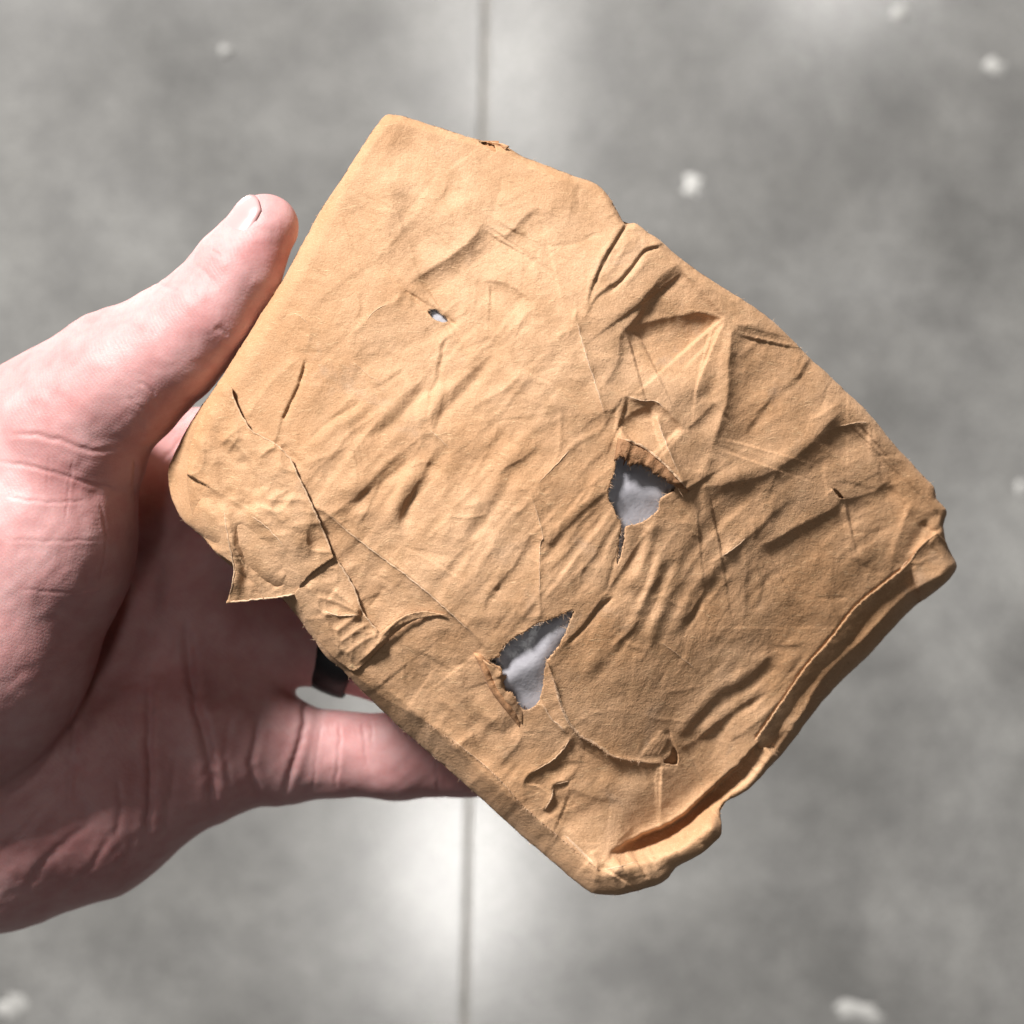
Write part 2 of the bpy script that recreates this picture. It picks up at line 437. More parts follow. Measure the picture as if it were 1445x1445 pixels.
crease([(771, 930), (783, 964), (794, 1002), (813, 1033), (844, 1052), (866, 1067), (904, 1075), (937, 1077)], 3.0, 3.5, 'ridge', .02, .05, .6)
crease([(762, 987), (775, 1010), (790, 1025), (803, 1038)], 4, 5, 'ridge')
crease([(737, 1113), (745, 1094), (786, 1067), (811, 1034)], 9, 14, 'drop', .1, .15)
crease([(737, 1113), (745, 1094), (786, 1067), (811, 1034)], 2.5, 4, 'ridge', .1, .15)
crease([(764, 1147), (777, 1128), (781, 1107), (805, 1101)], 9, 12, 'drop', .1, .15)
crease([(764, 1147), (777, 1128), (781, 1107), (805, 1101)], 2.5, 4, 'ridge', .1, .15)
crease([(640, 1060), (655, 1045), (670, 1037)], 4, 6, 'fold', .1, .1, .5, 9)
crease([(660, 1010), (700, 1030), (740, 1020)], -3, 10, 'soft')
crease([(700, 1085), (730, 1050), (735, 1030)], 4, 10, 'drop')
crease([(610, 985), (640, 1000), (665, 1030)], 2.5, 8, 'fold', .2, .2, .5, 6)
for k in range(4):
    crease([(905 + 8 * k, 1069 - k), (922 + 6 * k, 1048), (936 + 3 * k, 1032 + 3 * k)], 2.2, 2.6, 'ridge', .1, .1, .3)
crease([(944, 1029), (949, 1045), (953, 1062)], -2.5, 12, 'step', .1, .05)
crease([(953, 1060), (985, 1042), (1020, 1010)], 4, 14, 'drop')
crease([(935, 1080), (930, 1110), (945, 1140)], 3, 16, 'fold', .1, .2, .5, 10)
crease([(800, 1110), (840, 1125), (885, 1130)], 4, 22, 'drop', .2, .3)
crease([(840, 1100), (880, 1112), (930, 1105)], 3.5, 16, 'soft')
crease([(846, 1226), (870, 1190), (900, 1160)], 6, 20, 'drop', .05, .3)
crease([(600, 1017), (623, 1029), (649, 1052), (691, 1086), (741, 1139), (790, 1181), (846, 1228)], 3.0, 6, 'ridge', .1, .02)
crease([(790, 1168), (815, 1190), (838, 1212)], 4, 12, 'drop', .2, .1)
crease([(490, 945), (545, 985), (600, 1017)], 2.6, 6, 'ridge', .1, .1)
# the pocket and the rolled lip at the bottom corner
crease([(852, 1208), (905, 1180), (950, 1160), (982, 1134), (1008, 1110), (1045, 1078), (1082, 1036), (1110, 1008)], -46, 26, 'step', .22, .4, .6)
crease([(852, 1206), (905, 1178), (950, 1158), (982, 1132), (1008, 1108), (1045, 1076)], -14, 36, 'soft', .25, .4, .4, None, True)
crease([(860, 1200), (905, 1177), (950, 1157), (982, 1131), (1008, 1107), (1045, 1075)], 3, 5, 'ridge', .2, .3, .6)
crease([(846, 1229), (900, 1219), (950, 1200), (985, 1178), (1012, 1150)], 18, 13, 'soft', .15, .1, .4, None, True)
crease([(975, 1175), (990, 1190), (1000, 1196)], -8, 5, 'soft', .2, .1)
crease([(1005, 1140), (1010, 1160), (1002, 1178)], 7, 5, 'soft')
crease([(880, 1238), (915, 1232), (945, 1215)], 4, 7, 'fold', .2, .2, .5, 5)
crease([(905, 1212), (915, 1228), (918, 1245)], 3, 6, 'fold', .1, .1, .6, 4, True)
crease([(950, 1196), (962, 1208), (968, 1220)], 3, 6, 'fold', .1, .1, .6, 4, True)
crease([(868, 1226), (880, 1240), (884, 1256)], 2.5, 6, 'fold', .1, .1, .6, 4, True)
crease([(835, 1200), (842, 1222), (838, 1245)], 3, 7, 'fold', .1, .1, .6, 4, True)
# small hard creases scattered along the grain of the crumpling
def scatter_creases(n):
    for _ in range(n):
        x0, y0 = rng.uniform(330, 1280), rng.uniform(220, 1200)
        if x0 > 820 and y0 > 1040: continue
        if sampleH(np.array([x0]), np.array([y0]), wr_mask)[0] < rng.uniform(.15, .8): continue
        k = min(FLOW, key=lambda f: (f[0] - x0) ** 2 + (f[1] - y0) ** 2)
        a = math.radians(k[2] + rng.normal(0, 24)); L = rng.uniform(25, 110); P = [(x0, y0)]
        for _ in range(3):
            a += rng.normal(0, .25); P.append((P[-1][0] + math.cos(a) * L / 3, P[-1][1] + math.sin(a) * L / 3))
        s = rng.choice([1, 1, 1, -.45])
        if rng.random() < .5: crease(P, s * rng.uniform(.5, 1.4), rng.uniform(2, 5), 'ridge', .25, .25)
        else: crease(P, rng.uniform(1, 2.8), rng.uniform(4, 10), 'drop', .3, .3)
scatter_creases(190)
def facets(n):
    for _ in range(n):
        x0, y0 = rng.uniform(330, 1280), rng.uniform(220, 1160)
        if x0 > 800 and y0 > 1000: continue
        k = min(FLOW, key=lambda f: (f[0] - x0) ** 2 + (f[1] - y0) ** 2)
        a = math.radians(k[2] + rng.normal(0, 34)); L = rng.uniform(50, 200); P = [(x0, y0)]
        for _ in range(4):
            a += rng.normal(0, .16); P.append((P[-1][0] + math.cos(a) * L / 4, P[-1][1] + math.sin(a) * L / 4))
        if rng.random() < .5: P = P[::-1]
        w = rng.uniform(12, 40)
        crease(P, w * rng.uniform(.03, .085), w, 'drop', .35, .35, .7)
facets(110)
def fine_lines(n):
    for _ in range(n):
        x0, y0 = rng.uniform(300, 1280), rng.uniform(220, 1200)
        if x0 > 820 and y0 > 1040: continue
        a = rng.uniform(0, math.pi); L = rng.uniform(12, 70); P = [(x0, y0)]
        for _ in range(3):
            a += rng.normal(0, .3); P.append((P[-1][0] + math.cos(a) * L / 3, P[-1][1] + math.sin(a) * L / 3))
        crease(P, rng.choice([1, 1, -1]) * rng.uniform(.5, 1.1), rng.uniform(1.3, 2.4), 'ridge', .2, .2, .5)
fine_lines(150)

# ---- outline and edge roll
SIL = [(538, 168), (549, 161), (558, 162), (573, 165), (605, 176), (642, 187), (663, 194), (682, 199), (694, 203), (717, 209), (743, 223), (781, 237), (808, 248),
       (828, 254), (846, 263), (860, 279), (872, 300), (882, 316), (895, 314), (912, 326), (933, 341), (965, 368), (999, 392), (1048, 423), (1096, 458), (1141, 503), (1193, 551),
       (1231, 589), (1250, 613), (1268, 634), (1300, 668), (1318, 688), (1321, 704), (1336, 722), (1331, 742), (1338, 774), (1350, 799),
       (1336, 821), (1310, 842), (1286, 860), (1255, 892), (1224, 926), (1190, 958), (1165, 985), (1140, 1016), (1120, 1044), (1100, 1068), (1083, 1086), (1057, 1113), (1024, 1132),
       (1016, 1144), (1018, 1176), (1002, 1194), (988, 1206), (954, 1224), (944, 1238), (927, 1249), (900, 1257), (874, 1263), (844, 1262), (825, 1254), (790, 1225), (752, 1193), (715, 1160),
       (676, 1124), (638, 1091), (600, 1057), (555, 1018), (505, 968), (480, 942), (462, 928), (440, 899), (418, 868), (395, 842), (360, 822), (328, 800), (304, 779),
       (286, 758), (262, 738), (250, 720), (239, 690), (238, 663), (250, 632), (269, 596), (311, 535), (352, 470), (400, 393), (431, 336), (452, 298), (483, 251), (518, 196)]
SILP = spline(SIL, 5.0, closed=True, jitter=.35)
EDGE_R = [(545, 165, 14), (420, 360, 26), (320, 530, 28), (245, 660, 34), (300, 775, 34), (400, 845, 26), (480, 940, 24), (600, 1055, 32), (750, 1190, 32), (830, 1253, 28),
          (920, 1250, 30), (1000, 1195, 16), (1020, 1135, 9), (1060, 1105, 8), (1120, 1044, 12), (1200, 948, 24), (1290, 858, 22), (1348, 800, 14), (1335, 730, 9), (1280, 650, 10), (1140, 500, 10),
          (1000, 392, 9), (890, 315, 8), (800, 245, 12), (690, 203, 9), (600, 175, 11)]
rn = np.zeros_like(XX); rd = np.zeros_like(XX)
for ex, ey, r in EDGE_R:
    w = 1 / ((XX - ex) ** 2 + (YY - ey) ** 2 + 400) ** 1.5
    rn += w * r; rd += w
RR = rn / rd
ED = np.full(XX.shape, 999.0)
_in = inside(XX, YY, SILP)
dd, _, _, _, _ = seg_dist(XX[::3, ::3], YY[::3, ::3], SILP[::2], closed=True)
u = (XX - GX0) / 3; v = (YY - GY0) / 3
iu = np.clip(u.astype(int), 0, dd.shape[1] - 2); iv = np.clip(v.astype(int), 0, dd.shape[0] - 2); fu = u - iu; fv = v - iv
ED = (dd[iv, iu] * (1 - fu) + dd[iv, iu + 1] * fu) * (1 - fv) + (dd[iv + 1, iu] * (1 - fu) + dd[iv + 1, iu + 1] * fu) * fv
ED = np.where(_in, ED, 0)
q = 1 - np.clip(ED / RR, 0, 1)
chm = mask([(600, 1040, 130, .75), (730, 1160, 120, .75), (820, 1240, 60, .6), (450, 890, 70, .5), (245, 680, 60, .9), (1130, 1010, 110, .7), (1250, 880, 110, .7), (1190, 950, 110, .7), (1000, 400, 150, .4), (1180, 560, 120, .4), (650, 195, 150, .3)])
ROLL = -RR * (1.25 * (1 - chm) * (1 - np.sqrt(np.maximum(1 - q * q, 0))) + 1.55 * chm * (np.sqrt(q * q + .004) - .063))
ROLL *= np.where((XX > 1030) & (YY > 720) & (XX + YY * .9 > 1900), 1.5, 1.0)
H += ROLL

def blur(A, r, it=2):
    for _ in range(it):
        for ax in (0, 1):
            c = np.cumsum(np.concatenate([np.repeat(np.take(A, [0], ax), r + 1, ax), A, np.repeat(np.take(A, [-1], ax), r, ax)], ax), ax)
            n = A.shape[ax]
            A = (np.take(c, np.arange(2 * r + 1, 2 * r + 1 + n), ax) - np.take(c, np.arange(0, n), ax)) / (2 * r + 1)
    return A
HB = blur(H - ROLL, 7)
# the corner under the flap is pushed in
bump(250, 668, 32, 110, 14, -52)

def sheet_grid(outline, holes, step):
    """square grid trimmed to the outline; rim vertices pulled onto it.  returns px points, quads, rim edges"""
    x0, y0 = outline.min(0) - 2 * step; x1, y1 = outline.max(0) + 2 * step
    xs = np.arange(x0, x1, step); ys = np.arange(y0, y1, step)
    X, Y = np.meshgrid(xs, ys)
    ok = inside(X, Y, outline)
    for h in holes:
        b = (X > h[:, 0].min() - step) & (X < h[:, 0].max() + step) & (Y > h[:, 1].min() - step) & (Y < h[:, 1].max() + step)
        ok[b] &= ~inside(X[b], Y[b], h)
    # a quad lives when any two corners... keep it when its centre is inside
    cx = X[:-1, :-1] + step / 2; cy = Y[:-1, :-1] + step / 2
    live = inside(cx, cy, outline)
    for h in holes:
        b = (cx > h[:, 0].min() - step) & (cx < h[:, 0].max() + step) & (cy > h[:, 1].min() - step) & (cy < h[:, 1].max() + step)
        live[b] &= ~inside(cx[b], cy[b], h)
    nx = X.shape[1]
    idx = np.arange(X.size).reshape(X.shape)
    quads = np.stack([idx[:-1, :-1], idx[1:, :-1], idx[1:, 1:], idx[:-1, 1:]], -1)[live]
    used = np.zeros(X.size, bool); used[quads.ravel()] = True
    cnt = np.bincount(quads.ravel(), minlength=X.size)
    rim = used & (cnt < 4)
    PX = X.ravel().copy(); PY = Y.ravel().copy()
    ri = np.where(rim)[0]
    rx, ry = PX[ri], PY[ri]
    best = np.full(len(ri), 1e9); bx = rx.copy(); by = ry.copy()
    for k, loop in enumerate([outline] + holes):
        near = (rx > loop[:, 0].min() - 3 * step) & (rx < loop[:, 0].max() + 3 * step) & (ry > loop[:, 1].min() - 3 * step) & (ry < loop[:, 1].max() + 3 * step)
        if not near.any(): continue
        d, _, _, qx, qy = seg_dist(rx[near], ry[near], loop, closed=True)
        m = np.where(near)[0]; s = d < best[m]
        best[m[s]] = d[s]; bx[m[s]] = qx[s]; by[m[s]] = qy[s]
    g = best < 2.2 * step
    PX[ri[g]] = bx[g]; PY[ri[g]] = by[g]
    remap = -np.ones(X.size, int); remap[used] = np.arange(used.sum())
    quads = remap[quads]
    e = np.vstack([quads[:, [0, 1]], quads[:, [1, 2]], quads[:, [2, 3]], quads[:, [3, 0]]])
    key = np.sort(e, 1); k2 = key[:, 0] * (used.sum() + 1) + key[:, 1]
    _, first, c = np.unique(k2, return_index=True, return_counts=True)
    rim_e = e[first[c == 1]]
    return np.stack([PX[used], PY[used]], 1), quads, rim_e

# ------------------------------------------------------------------ materials
def mat(name):
    m = bpy.data.materials.new(name); m.use_nodes = True
    nt = m.node_tree
    return m, nt, nt.nodes['Principled BSDF']

def N(nt, t, **kw):
    n = nt.nodes.new(t)
    for k, v in kw.items():
        if k in n.inputs.keys(): n.inputs[k].default_value = v
        else: setattr(n, k, v)
    return n

def ramp(nt, stops):
    r = nt.nodes.new('ShaderNodeValToRGB')
    el = r.color_ramp.elements
    while len(el) < len(stops): el.new(.5)
    for e, (p, c) in zip(el, stops): e.position = p; e.color = (*c, 1) if len(c) == 3 else c
    return r

def mix(nt, a, b, f, mode='MIX'):
    m = nt.nodes.new('ShaderNodeMix'); m.data_type = 'RGBA'; m.blend_type = mode
    L = nt.links
    for sock, v in ((m.inputs[0], f), (m.inputs[6], a), (m.inputs[7], b)):
        if hasattr(v, 'links'): L.new(v, sock)
        elif isinstance(v, tuple): sock.default_value = (*v, 1)
        else: sock.default_value = v
    return m.outputs[2]

def paper_material(name, tint=(1, 1, 1), fuzzy=1.0):
    m, nt, b = mat(name); L = nt.links
    co = N(nt, 'ShaderNodeTexCoord').outputs['Object']
    def noise(sc, det=3, rough=.6, dist=0.0, vec=co):
        n = N(nt, 'ShaderNodeTexNoise'); n.inputs['Scale'].default_value = sc; n.inputs['Detail'].default_value = det
        n.inputs['Roughness'].default_value = rough; n.inputs['Distortion'].default_value = dist
        L.new(vec, n.inputs['Vector']); return n.outputs[0]
    big = noise(38, 4); mid = noise(220, 4); fine = noise(2600, 3, .7)
    base = ramp(nt, [(.36, (.48 * tint[0], .265 * tint[1], .134 * tint[2])), (.64, (.59 * tint[0], .362 * tint[1], .212 * tint[2]))])
    L.new(big, base.inputs[0])
    c1 = mix(nt, base.outputs[0], (.40 * tint[0], .228 * tint[1], .115 * tint[2]), 0.0)
    mr = ramp(nt, [(.45, (0, 0, 0)), (.70, (.6, .6, .6))]); L.new(mid, mr.inputs[0])
    L.new(mr.outputs[0], c1.node.inputs[0])
    # fibres: short pale and dark strands running several ways
    def fibres(rot, sc, lo, hi):
        mp = N(nt, 'ShaderNodeMapping'); mp.inputs['Rotation'].default_value = (0, 0, math.radians(rot)); mp.inputs['Scale'].default_value = (1, 7.5, 1)
        wob = N(nt, 'ShaderNodeTexNoise'); wob.inputs['Scale'].default_value = 160; L.new(co, wob.inputs['Vector'])
        vm = N(nt, 'ShaderNodeVectorMath', operation='MULTIPLY_ADD'); L.new(wob.outputs['Color'], vm.inputs[0]); vm.inputs[1].default_value = (.004, .004, .004); L.new(co, vm.inputs[2])
        L.new(vm.outputs[0], mp.inputs['Vector'])
        n = noise(sc, 2, .5, 0, mp.outputs[0])
        r = ramp(nt, [(lo, (0, 0, 0)), (hi, (1, 1, 1))]); L.new(n, r.inputs[0]); return r.outputs[0]
    fa = fibres(25, 520, .63, .72); fb = fibres(-40, 470, .64, .73); fc = fibres(78, 560, .64, .73); fd = fibres(-15, 420, .655, .72)
    c2 = mix(nt, c1, (.66 * tint[0], .44 * tint[1], .25 * tint[2]), 0.0); 
    mx = mix(nt, fa, fb, 1.0, 'ADD'); mxx = mix(nt, mx, fc, 1.0, 'ADD')
    sc_ = mix(nt, mxx, (.55, .55, .55), 1.0, 'MULTIPLY'); L.new(sc_, c2.node.inputs[0])
    c3 = mix(nt, c2, (.26 * tint[0], .135 * tint[1], .06 * tint[2]), 0.0)
    sd = mix(nt, fd, (.45, .45, .45), 1.0, 'MULTIPLY'); L.new(sd, c3.node.inputs[0])
    # tiny dark specks and a few worn grey smudges
    sp = N(nt, 'ShaderNodeTexVoronoi'); sp.inputs['Scale'].default_value = 520; L.new(co, sp.inputs['Vector'])
    spr = ramp(nt, [(.03, (.55, .55, .55)), (.075, (0, 0, 0))]); L.new(sp.outputs['Distance'], spr.inputs[0])
    spm = ramp(nt, [(.62, (0, 0, 0)), (.68, (1, 1, 1))]); L.new(noise(90, 2), spm.inputs[0])
    spf = mix(nt, spr.outputs[0], spm.outputs[0], 1.0, 'MULTIPLY')
    c4 = mix(nt, c3, (.13, .07, .035), 0.0); L.new(spf, c4.node.inputs[0])
    smr = ramp(nt, [(.60, (0, 0, 0)), (.78, (.5, .5, .5))]); L.new(noise(70, 5, .65, .6), smr.inputs[0])
    c5 = mix(nt, c4, (.42, .31, .23), 0.0); L.new(smr.outputs[0], c5.node.inputs[0])
    gr = ramp(nt, [(.32, (.84, .82, .80)), (.52, (1, 1, 1)), (.70, (1.13, 1.15, 1.17))]); L.new(noise(4600, 2, .6), gr.inputs[0])
    c6 = mix(nt, c5, gr.outputs[0], 1.0, 'MULTIPLY')
    L.new(c6, b.inputs['Base Color'])
    b.inputs['Roughness'].default_value = .68
    b.inputs['Specular IOR Level'].default_value = .30
    b.inputs['Sheen Weight'].default_value = .04
    add = N(nt, 'ShaderNodeMath', operation='ADD'); L.new(fine, add.inputs[0])
    m2 = N(nt, 'ShaderNodeMath', operation='MULTIPLY'); L.new(mxx, m2.inputs[0]); m2.inputs[1].default_value = .22; L.new(m2.outputs[0], add.inputs[1])
    a2 = N(nt, 'ShaderNodeMath', operation='MULTIPLY_ADD'); L.new(noise(900, 3, .6), a2.inputs[0]); a2.inputs[1].default_value = 1.4; L.new(add.outputs[0], a2.inputs[2])
    bp = N(nt, 'ShaderNodeBump'); bp.inputs['Strength'].default_value = .6 * fuzzy; bp.inputs['Distance'].default_value = .00016
    L.new(a2.outputs[0], bp.inputs['Height']); L.new(bp.outputs[0], b.inputs['Normal'])
    return m
paper = paper_material('kraft_paper')
torn = paper_material('shaded_torn_kraft_core', (.62, .55, .5), 1.8)  # dark torn fibre, its tint also carrying the shade under the lip
inner = paper_material('kraft_paper_inside', (.9, .8, .72))

def concrete_material():
    m, nt, b = mat('polished_concrete'); L = nt.links
    co = N(nt, 'ShaderNodeTexCoord').outputs['Object']
    def noise(sc, det=5, rough=.6, dist=0.):
        n = N(nt, 'ShaderNodeTexNoise'); n.inputs['Scale'].default_value = sc; n.inputs['Detail'].default_value = det
        n.inputs['Roughness'].default_value = rough; n.inputs['Distortion'].default_value = dist
        L.new(co, n.inputs['Vector']); return n.outputs[0]
    r1 = ramp(nt, [(.30, (.135, .133, .129)), (.5, (.225, .222, .216)), (.72, (.325, .322, .315))]); L.new(noise(3.2, 6, .62, .4), r1.inputs[0])
    r2 = ramp(nt, [(.35, (.84, .84, .84)), (.65, (1.1, 1.1, 1.09))]); L.new(noise(17, 5, .65), r2.inputs[0])
    c = mix(nt, r1.outputs[0], r2.outputs[0], 1.0, 'MULTIPLY')
    r3 = ramp(nt, [(.40, (.85, .85, .85)), (.6, (1.06, 1.06, 1.06))]); L.new(noise(160, 3), r3.inputs[0])
    c = mix(nt, c, r3.outputs[0], 1.0, 'MULTIPLY')
    L.new(c, b.inputs['Base Color'])
    rr = ramp(nt, [(.3, (.24, .24, .24)), (.7, (.34, .34, .34))]); L.new(noise(6, 4), rr.inputs[0])
    L.new(rr.outputs[0], b.inputs['Roughness'])
    b.inputs['Specular IOR Level'].default_value = .35
    b.inputs['Coat Weight'].default_value = 1.0; b.inputs['Coat Roughness'].default_value = .20; b.inputs['Coat IOR'].default_value = 2.2
    bp = N(nt, 'ShaderNodeBump'); bp.inputs['Strength'].default_value = .12; bp.inputs['Distance'].default_value = .002
    L.new(noise(40, 4), bp.inputs['Height']); L.new(bp.outputs[0], b.inputs['Normal'])
    return m
concrete = concrete_material()

def simple(name, col, rough, noise_sc=None, amt=.2, spec=.5):
    m, nt, b = mat(name); L = nt.links
    b.inputs['Roughness'].default_value = rough; b.inputs['Specular IOR Level'].default_value = spec
    if noise_sc:
        co = N(nt, 'ShaderNodeTexCoord').outputs['Object']
        n = N(nt, 'ShaderNodeTexNoise'); n.inputs['Scale'].default_value = noise_sc; n.inputs['Detail'].default_value = 4; L.new(co, n.inputs['Vector'])
        r = ramp(nt, [(.3, tuple(x * (1 - amt) for x in col)), (.7, tuple(min(1, x * (1 + amt)) for x in col))]); L.new(n.outputs[0], r.inputs[0]); L.new(r.outputs[0], b.inputs['Base Color'])
    else: b.inputs['Base Color'].default_value = (*col, 1)
    return m
joint_mat = simple('joint_filler', (.25, .232, .205), .7, 40, .3)
fleck_mat = simple('white_paint', (.52, .515, .50), .5, 60, .12)
worn_mat = simple('worn_paint', (.37, .366, .355), .5, 60, .2)
black_mat = simple('black_rubber', (.012, .012, .013), .38, 300, .3)

def white_material():
    m, nt, b = mat('white_foam_sheet'); L = nt.links
    co = N(nt, 'ShaderNodeTexCoord').outputs['Object']
    n = N(nt, 'ShaderNodeTexNoise'); n.inputs['Scale'].default_value = 1500; n.inputs['Detail'].default_value = 3; L.new(co, n.inputs['Vector'])
    n2 = N(nt, 'ShaderNodeTexNoise'); n2.inputs['Scale'].default_value = 120; L.new(co, n2.inputs['Vector'])
    r = ramp(nt, [(.35, (.42, .408, .445)), (.7, (.50, .487, .525))]); L.new(n2.outputs[0], r.inputs[0]); L.new(r.outputs[0], b.inputs['Base Color'])
    b.inputs['Roughness'].default_value = .27
    b.inputs['Subsurface Weight'].default_value = .25; b.inputs['Subsurface Radius'].default_value = (1, 1, 1); b.inputs['Subsurface Scale'].default_value = .0015
    bp = N(nt, 'ShaderNodeBump'); bp.inputs['Strength'].default_value = .28; bp.inputs['Distance'].default_value = .0002; L.new(n.outputs[0], bp.inputs['Height']); L.new(bp.outputs[0], b.inputs['Normal'])
    return m
white = white_material()

def skin_material():
    m, nt, b = mat('skin'); L = nt.links
    co = N(nt, 'ShaderNodeTexCoord').outputs['Object']
    def noise(sc, det=4, rough=.6, dist=0.):
        n = N(nt, 'ShaderNodeTexNoise'); n.inputs['Scale'].default_value = sc; n.inputs['Detail'].default_value = det
        n.inputs['Roughness'].default_value = rough; n.inputs['Distortion'].default_value = dist
        L.new(co, n.inputs['Vector']); return n.outputs[0]
    r = ramp(nt, [(.3, (.50, .235, .232)), (.5, (.575, .31, .307)), (.72, (.64, .39, .387))]); L.new(noise(55, 5, .65, .5), r.inputs[0])
    r2 = ramp(nt, [(.42, (1, 1, 1)), (.7, (.93, .84, .84))]); L.new(noise(240, 4), r2.inputs[0])
    c = mix(nt, r.outputs[0], r2.outputs[0], 1.0, 'MULTIPLY')
    L.new(c, b.inputs['Base Color'])
    b.inputs['Roughness'].default_value = .52; b.inputs['Specular IOR Level'].default_value = .34
    b.inputs['Subsurface Weight'].default_value = .28; b.inputs['Subsurface Radius'].default_value = (1, .32, .2); b.inputs['Subsurface Scale'].default_value = .0022
    w = N(nt, 'ShaderNodeTexWave'); w.wave_type = 'BANDS'; w.bands_direction = 'DIAGONAL'; w.inputs['Scale'].default_value = 620; w.inputs['Distortion'].default_value = 9; w.inputs['Detail'].default_value = 2; w.inputs['Detail Scale'].default_value = .22
    L.new(co, w.inputs['Vector'])
    v = N(nt, 'ShaderNodeTexVoronoi'); v.inputs['Scale'].default_value = 1400; v.feature = 'DISTANCE_TO_EDGE'; L.new(co, v.inputs['Vector'])
    vr = ramp(nt, [(0, (0, 0, 0)), (.2, (1, 1, 1))]); L.new(v.outputs['Distance'], vr.inputs[0])
    a = N(nt, 'ShaderNodeMath', operation='MULTIPLY_ADD'); L.new(w.outputs[1], a.inputs[0]); a.inputs[1].default_value = .8; L.new(vr.outputs[0], a.inputs[2])
    bp = N(nt, 'ShaderNodeBump'); bp.inputs['Strength'].default_value = .13; bp.inputs['Distance'].default_value = .00012
    L.new(a.outputs[0], bp.inputs['Height']); L.new(bp.outputs[0], b.inputs['Normal'])
    return m
skin = skin_material()
nail_mat = simple('fingernail', (.60, .34, .34), .3, 130, .06)
nail_tip_mat = simple('fingernail_tip', (.80, .74, .68), .3, 130, .05)

# ------------------------------------------------------------------ the floor
HALF = 9.0
JX = lambda y: -0.037 + y * 0.0208          # the joint runs almost along y
jw = 0.0042
def floor_half(s):
    ys = np.linspace(-HALF, HALF, 41)
    V = []; F = []
    for y in ys:
        e = JX(y) + s * jw / 2
        V += [(s * HALF, y, 0), (e + s * .0018, y, 0), (e, y, -.0008), (e, y, -.012)]
    for i in range(len(ys) - 1):
        for k in range(3):
            a = i * 4 + k; F.append((a, a + 4, a + 5, a + 1))
    return make_mesh('floor', V, F, concrete, smooth=False)
for s in (-1, 1):
    o = floor_half(s); o['kind'] = 'structure'
ys = np.linspace(-HALF, HALF, 121); V = []; F = []
for y in ys:
    z = -.0011 + .0003 * math.sin(y * 13)
    V += [(JX(y) - jw / 2 - .001, y, z), (JX(y), y, z - .0004), (JX(y) + jw / 2 + .001, y, z)]
for i in range(len(ys) - 1):
    for k in range(2):
        a = i * 3 + k; F.append((a, a + 3, a + 4, a + 1))
o = make_mesh('floor_joint', V, F, joint_mat); o['kind'] = 'structure'

def fleck(px, py, rx, ry, seed):
    k = CAM_Z / DIST
    cx, cy = (px - 722.5) * S * k, (722.5 - py) * S * k
    r = random.Random(seed); n = 18; V = [(cx, cy, .0022)]
    ring = [1 + .35 * r.uniform(-1, 1) for _ in range(n)]
    for lv, (f, z) in enumerate(((.7, .0018), (1.0, .0003))):
        for i in range(n):
            a = 2 * math.pi * i / n
            V.append((cx + rx * f * ring[i] * math.cos(a) * S * k, cy + ry * f * ring[i] * math.sin(a) * S * k, z))
    F = [(0, 1 + i, 1 + (i + 1) % n) for i in range(n)]
    F += [(1 + i, 1 + n + i, 1 + n + (i + 1) % n, 1 + (i + 1) % n) for i in range(n)]
    o = make_mesh('paint_fleck', V, F, fleck_mat if seed == 1 else worn_mat)
    o['kind'] = 'structure'
for i, a in enumerate([(977, 262, 13, 17, 1), (1402, 94, 14, 12, 2), (1270, 18, 13, 12, 3), (1212, 1428, 32, 16, 4), (18, 1424, 20, 18, 5), (318, 72, 8, 8, 6), (1440, 690, 8, 14, 7)]):
    fleck(*a)

# ------------------------------------------------------------------ the paper package
BACK = 405.0
def zdrop(P, d):
    """straight down (away from the camera) from world points"""
    Q = P.copy(); Q[:, 2] = FACE_Z - d * S; return Q

cw = W(800., 720., BACK)
pack = empty('paper_package', cw, 'crumpled brown kraft paper package with torn holes held in the left hand', 'package')

HOLES_RAW = [
    [(869, 647), (884, 646), (900, 655), (922, 664), (952, 686), (944, 697), (932, 703), (926, 722), (903, 738), (884, 743), (881, 760), (876, 783), (871, 796), (872, 783), (874, 760), (877, 742), (870, 728), (863, 712), (858, 700), (862, 680), (868, 664)],
    [(809, 861), (804, 876), (799, 890), (788, 912), (771, 934), (767, 960), (764, 979), (758, 992), (743, 1002), (731, 996), (716, 976), (708, 957), (708, 943), (690, 933), (703, 928), (710, 915), (726, 899), (741, 892), (756, 881), (781, 873)],
    [(604, 440), (612, 436), (622, 442), (632, 451), (627, 455), (613, 451)],
    [(936, 1075), (946, 1066), (951, 1054), (956, 1066), (955, 1078), (944, 1078)],
    [(1175, 689), (1184, 694), (1191, 703), (1184, 702)],
    [(483, 909), (488, 908), (492, 921), (487, 925)],
    [(676, 200), (690, 202), (698, 206), (699, 215), (690, 209)],
]
HOLES = []
for i, h in enumerate(HOLES_RAW):
    P = spline(h, 2.2, closed=True)
    P = P + rng.normal(0, .55 if i < 2 else .3, P.shape)
    HOLES.append(P)

def paper_sheet(name, outline, holes, step, hfun, material, parent, thick=1.3, down_rim=True):
    P, Q, rim = sheet_grid(outline, holes, step)
    d = -hfun(P[:, 0], P[:, 1])
    V = WV(np.column_stack([P, d]))
    n = len(V)
    # the torn rim gets the paper's thickness
    if down_rim:
        ids = np.unique(rim); mp = -np.ones(n, int); mp[ids] = np.arange(len(ids)) + n
        V2 = WV(np.column_stack([P[ids], d[ids] + thick]))
        F2 = np.stack([rim[:, 1], rim[:, 0], mp[rim[:, 0]], mp[rim[:, 1]]], 1)
        V = np.vstack([V, V2]); Q = np.vstack([Q, F2])
    return make_mesh(name, V, Q, material, parent)

paper_sheet('front_sheet', SILP, HOLES, 1.8, lambda x, y: sampleH(x, y), paper, pack, 2.0)

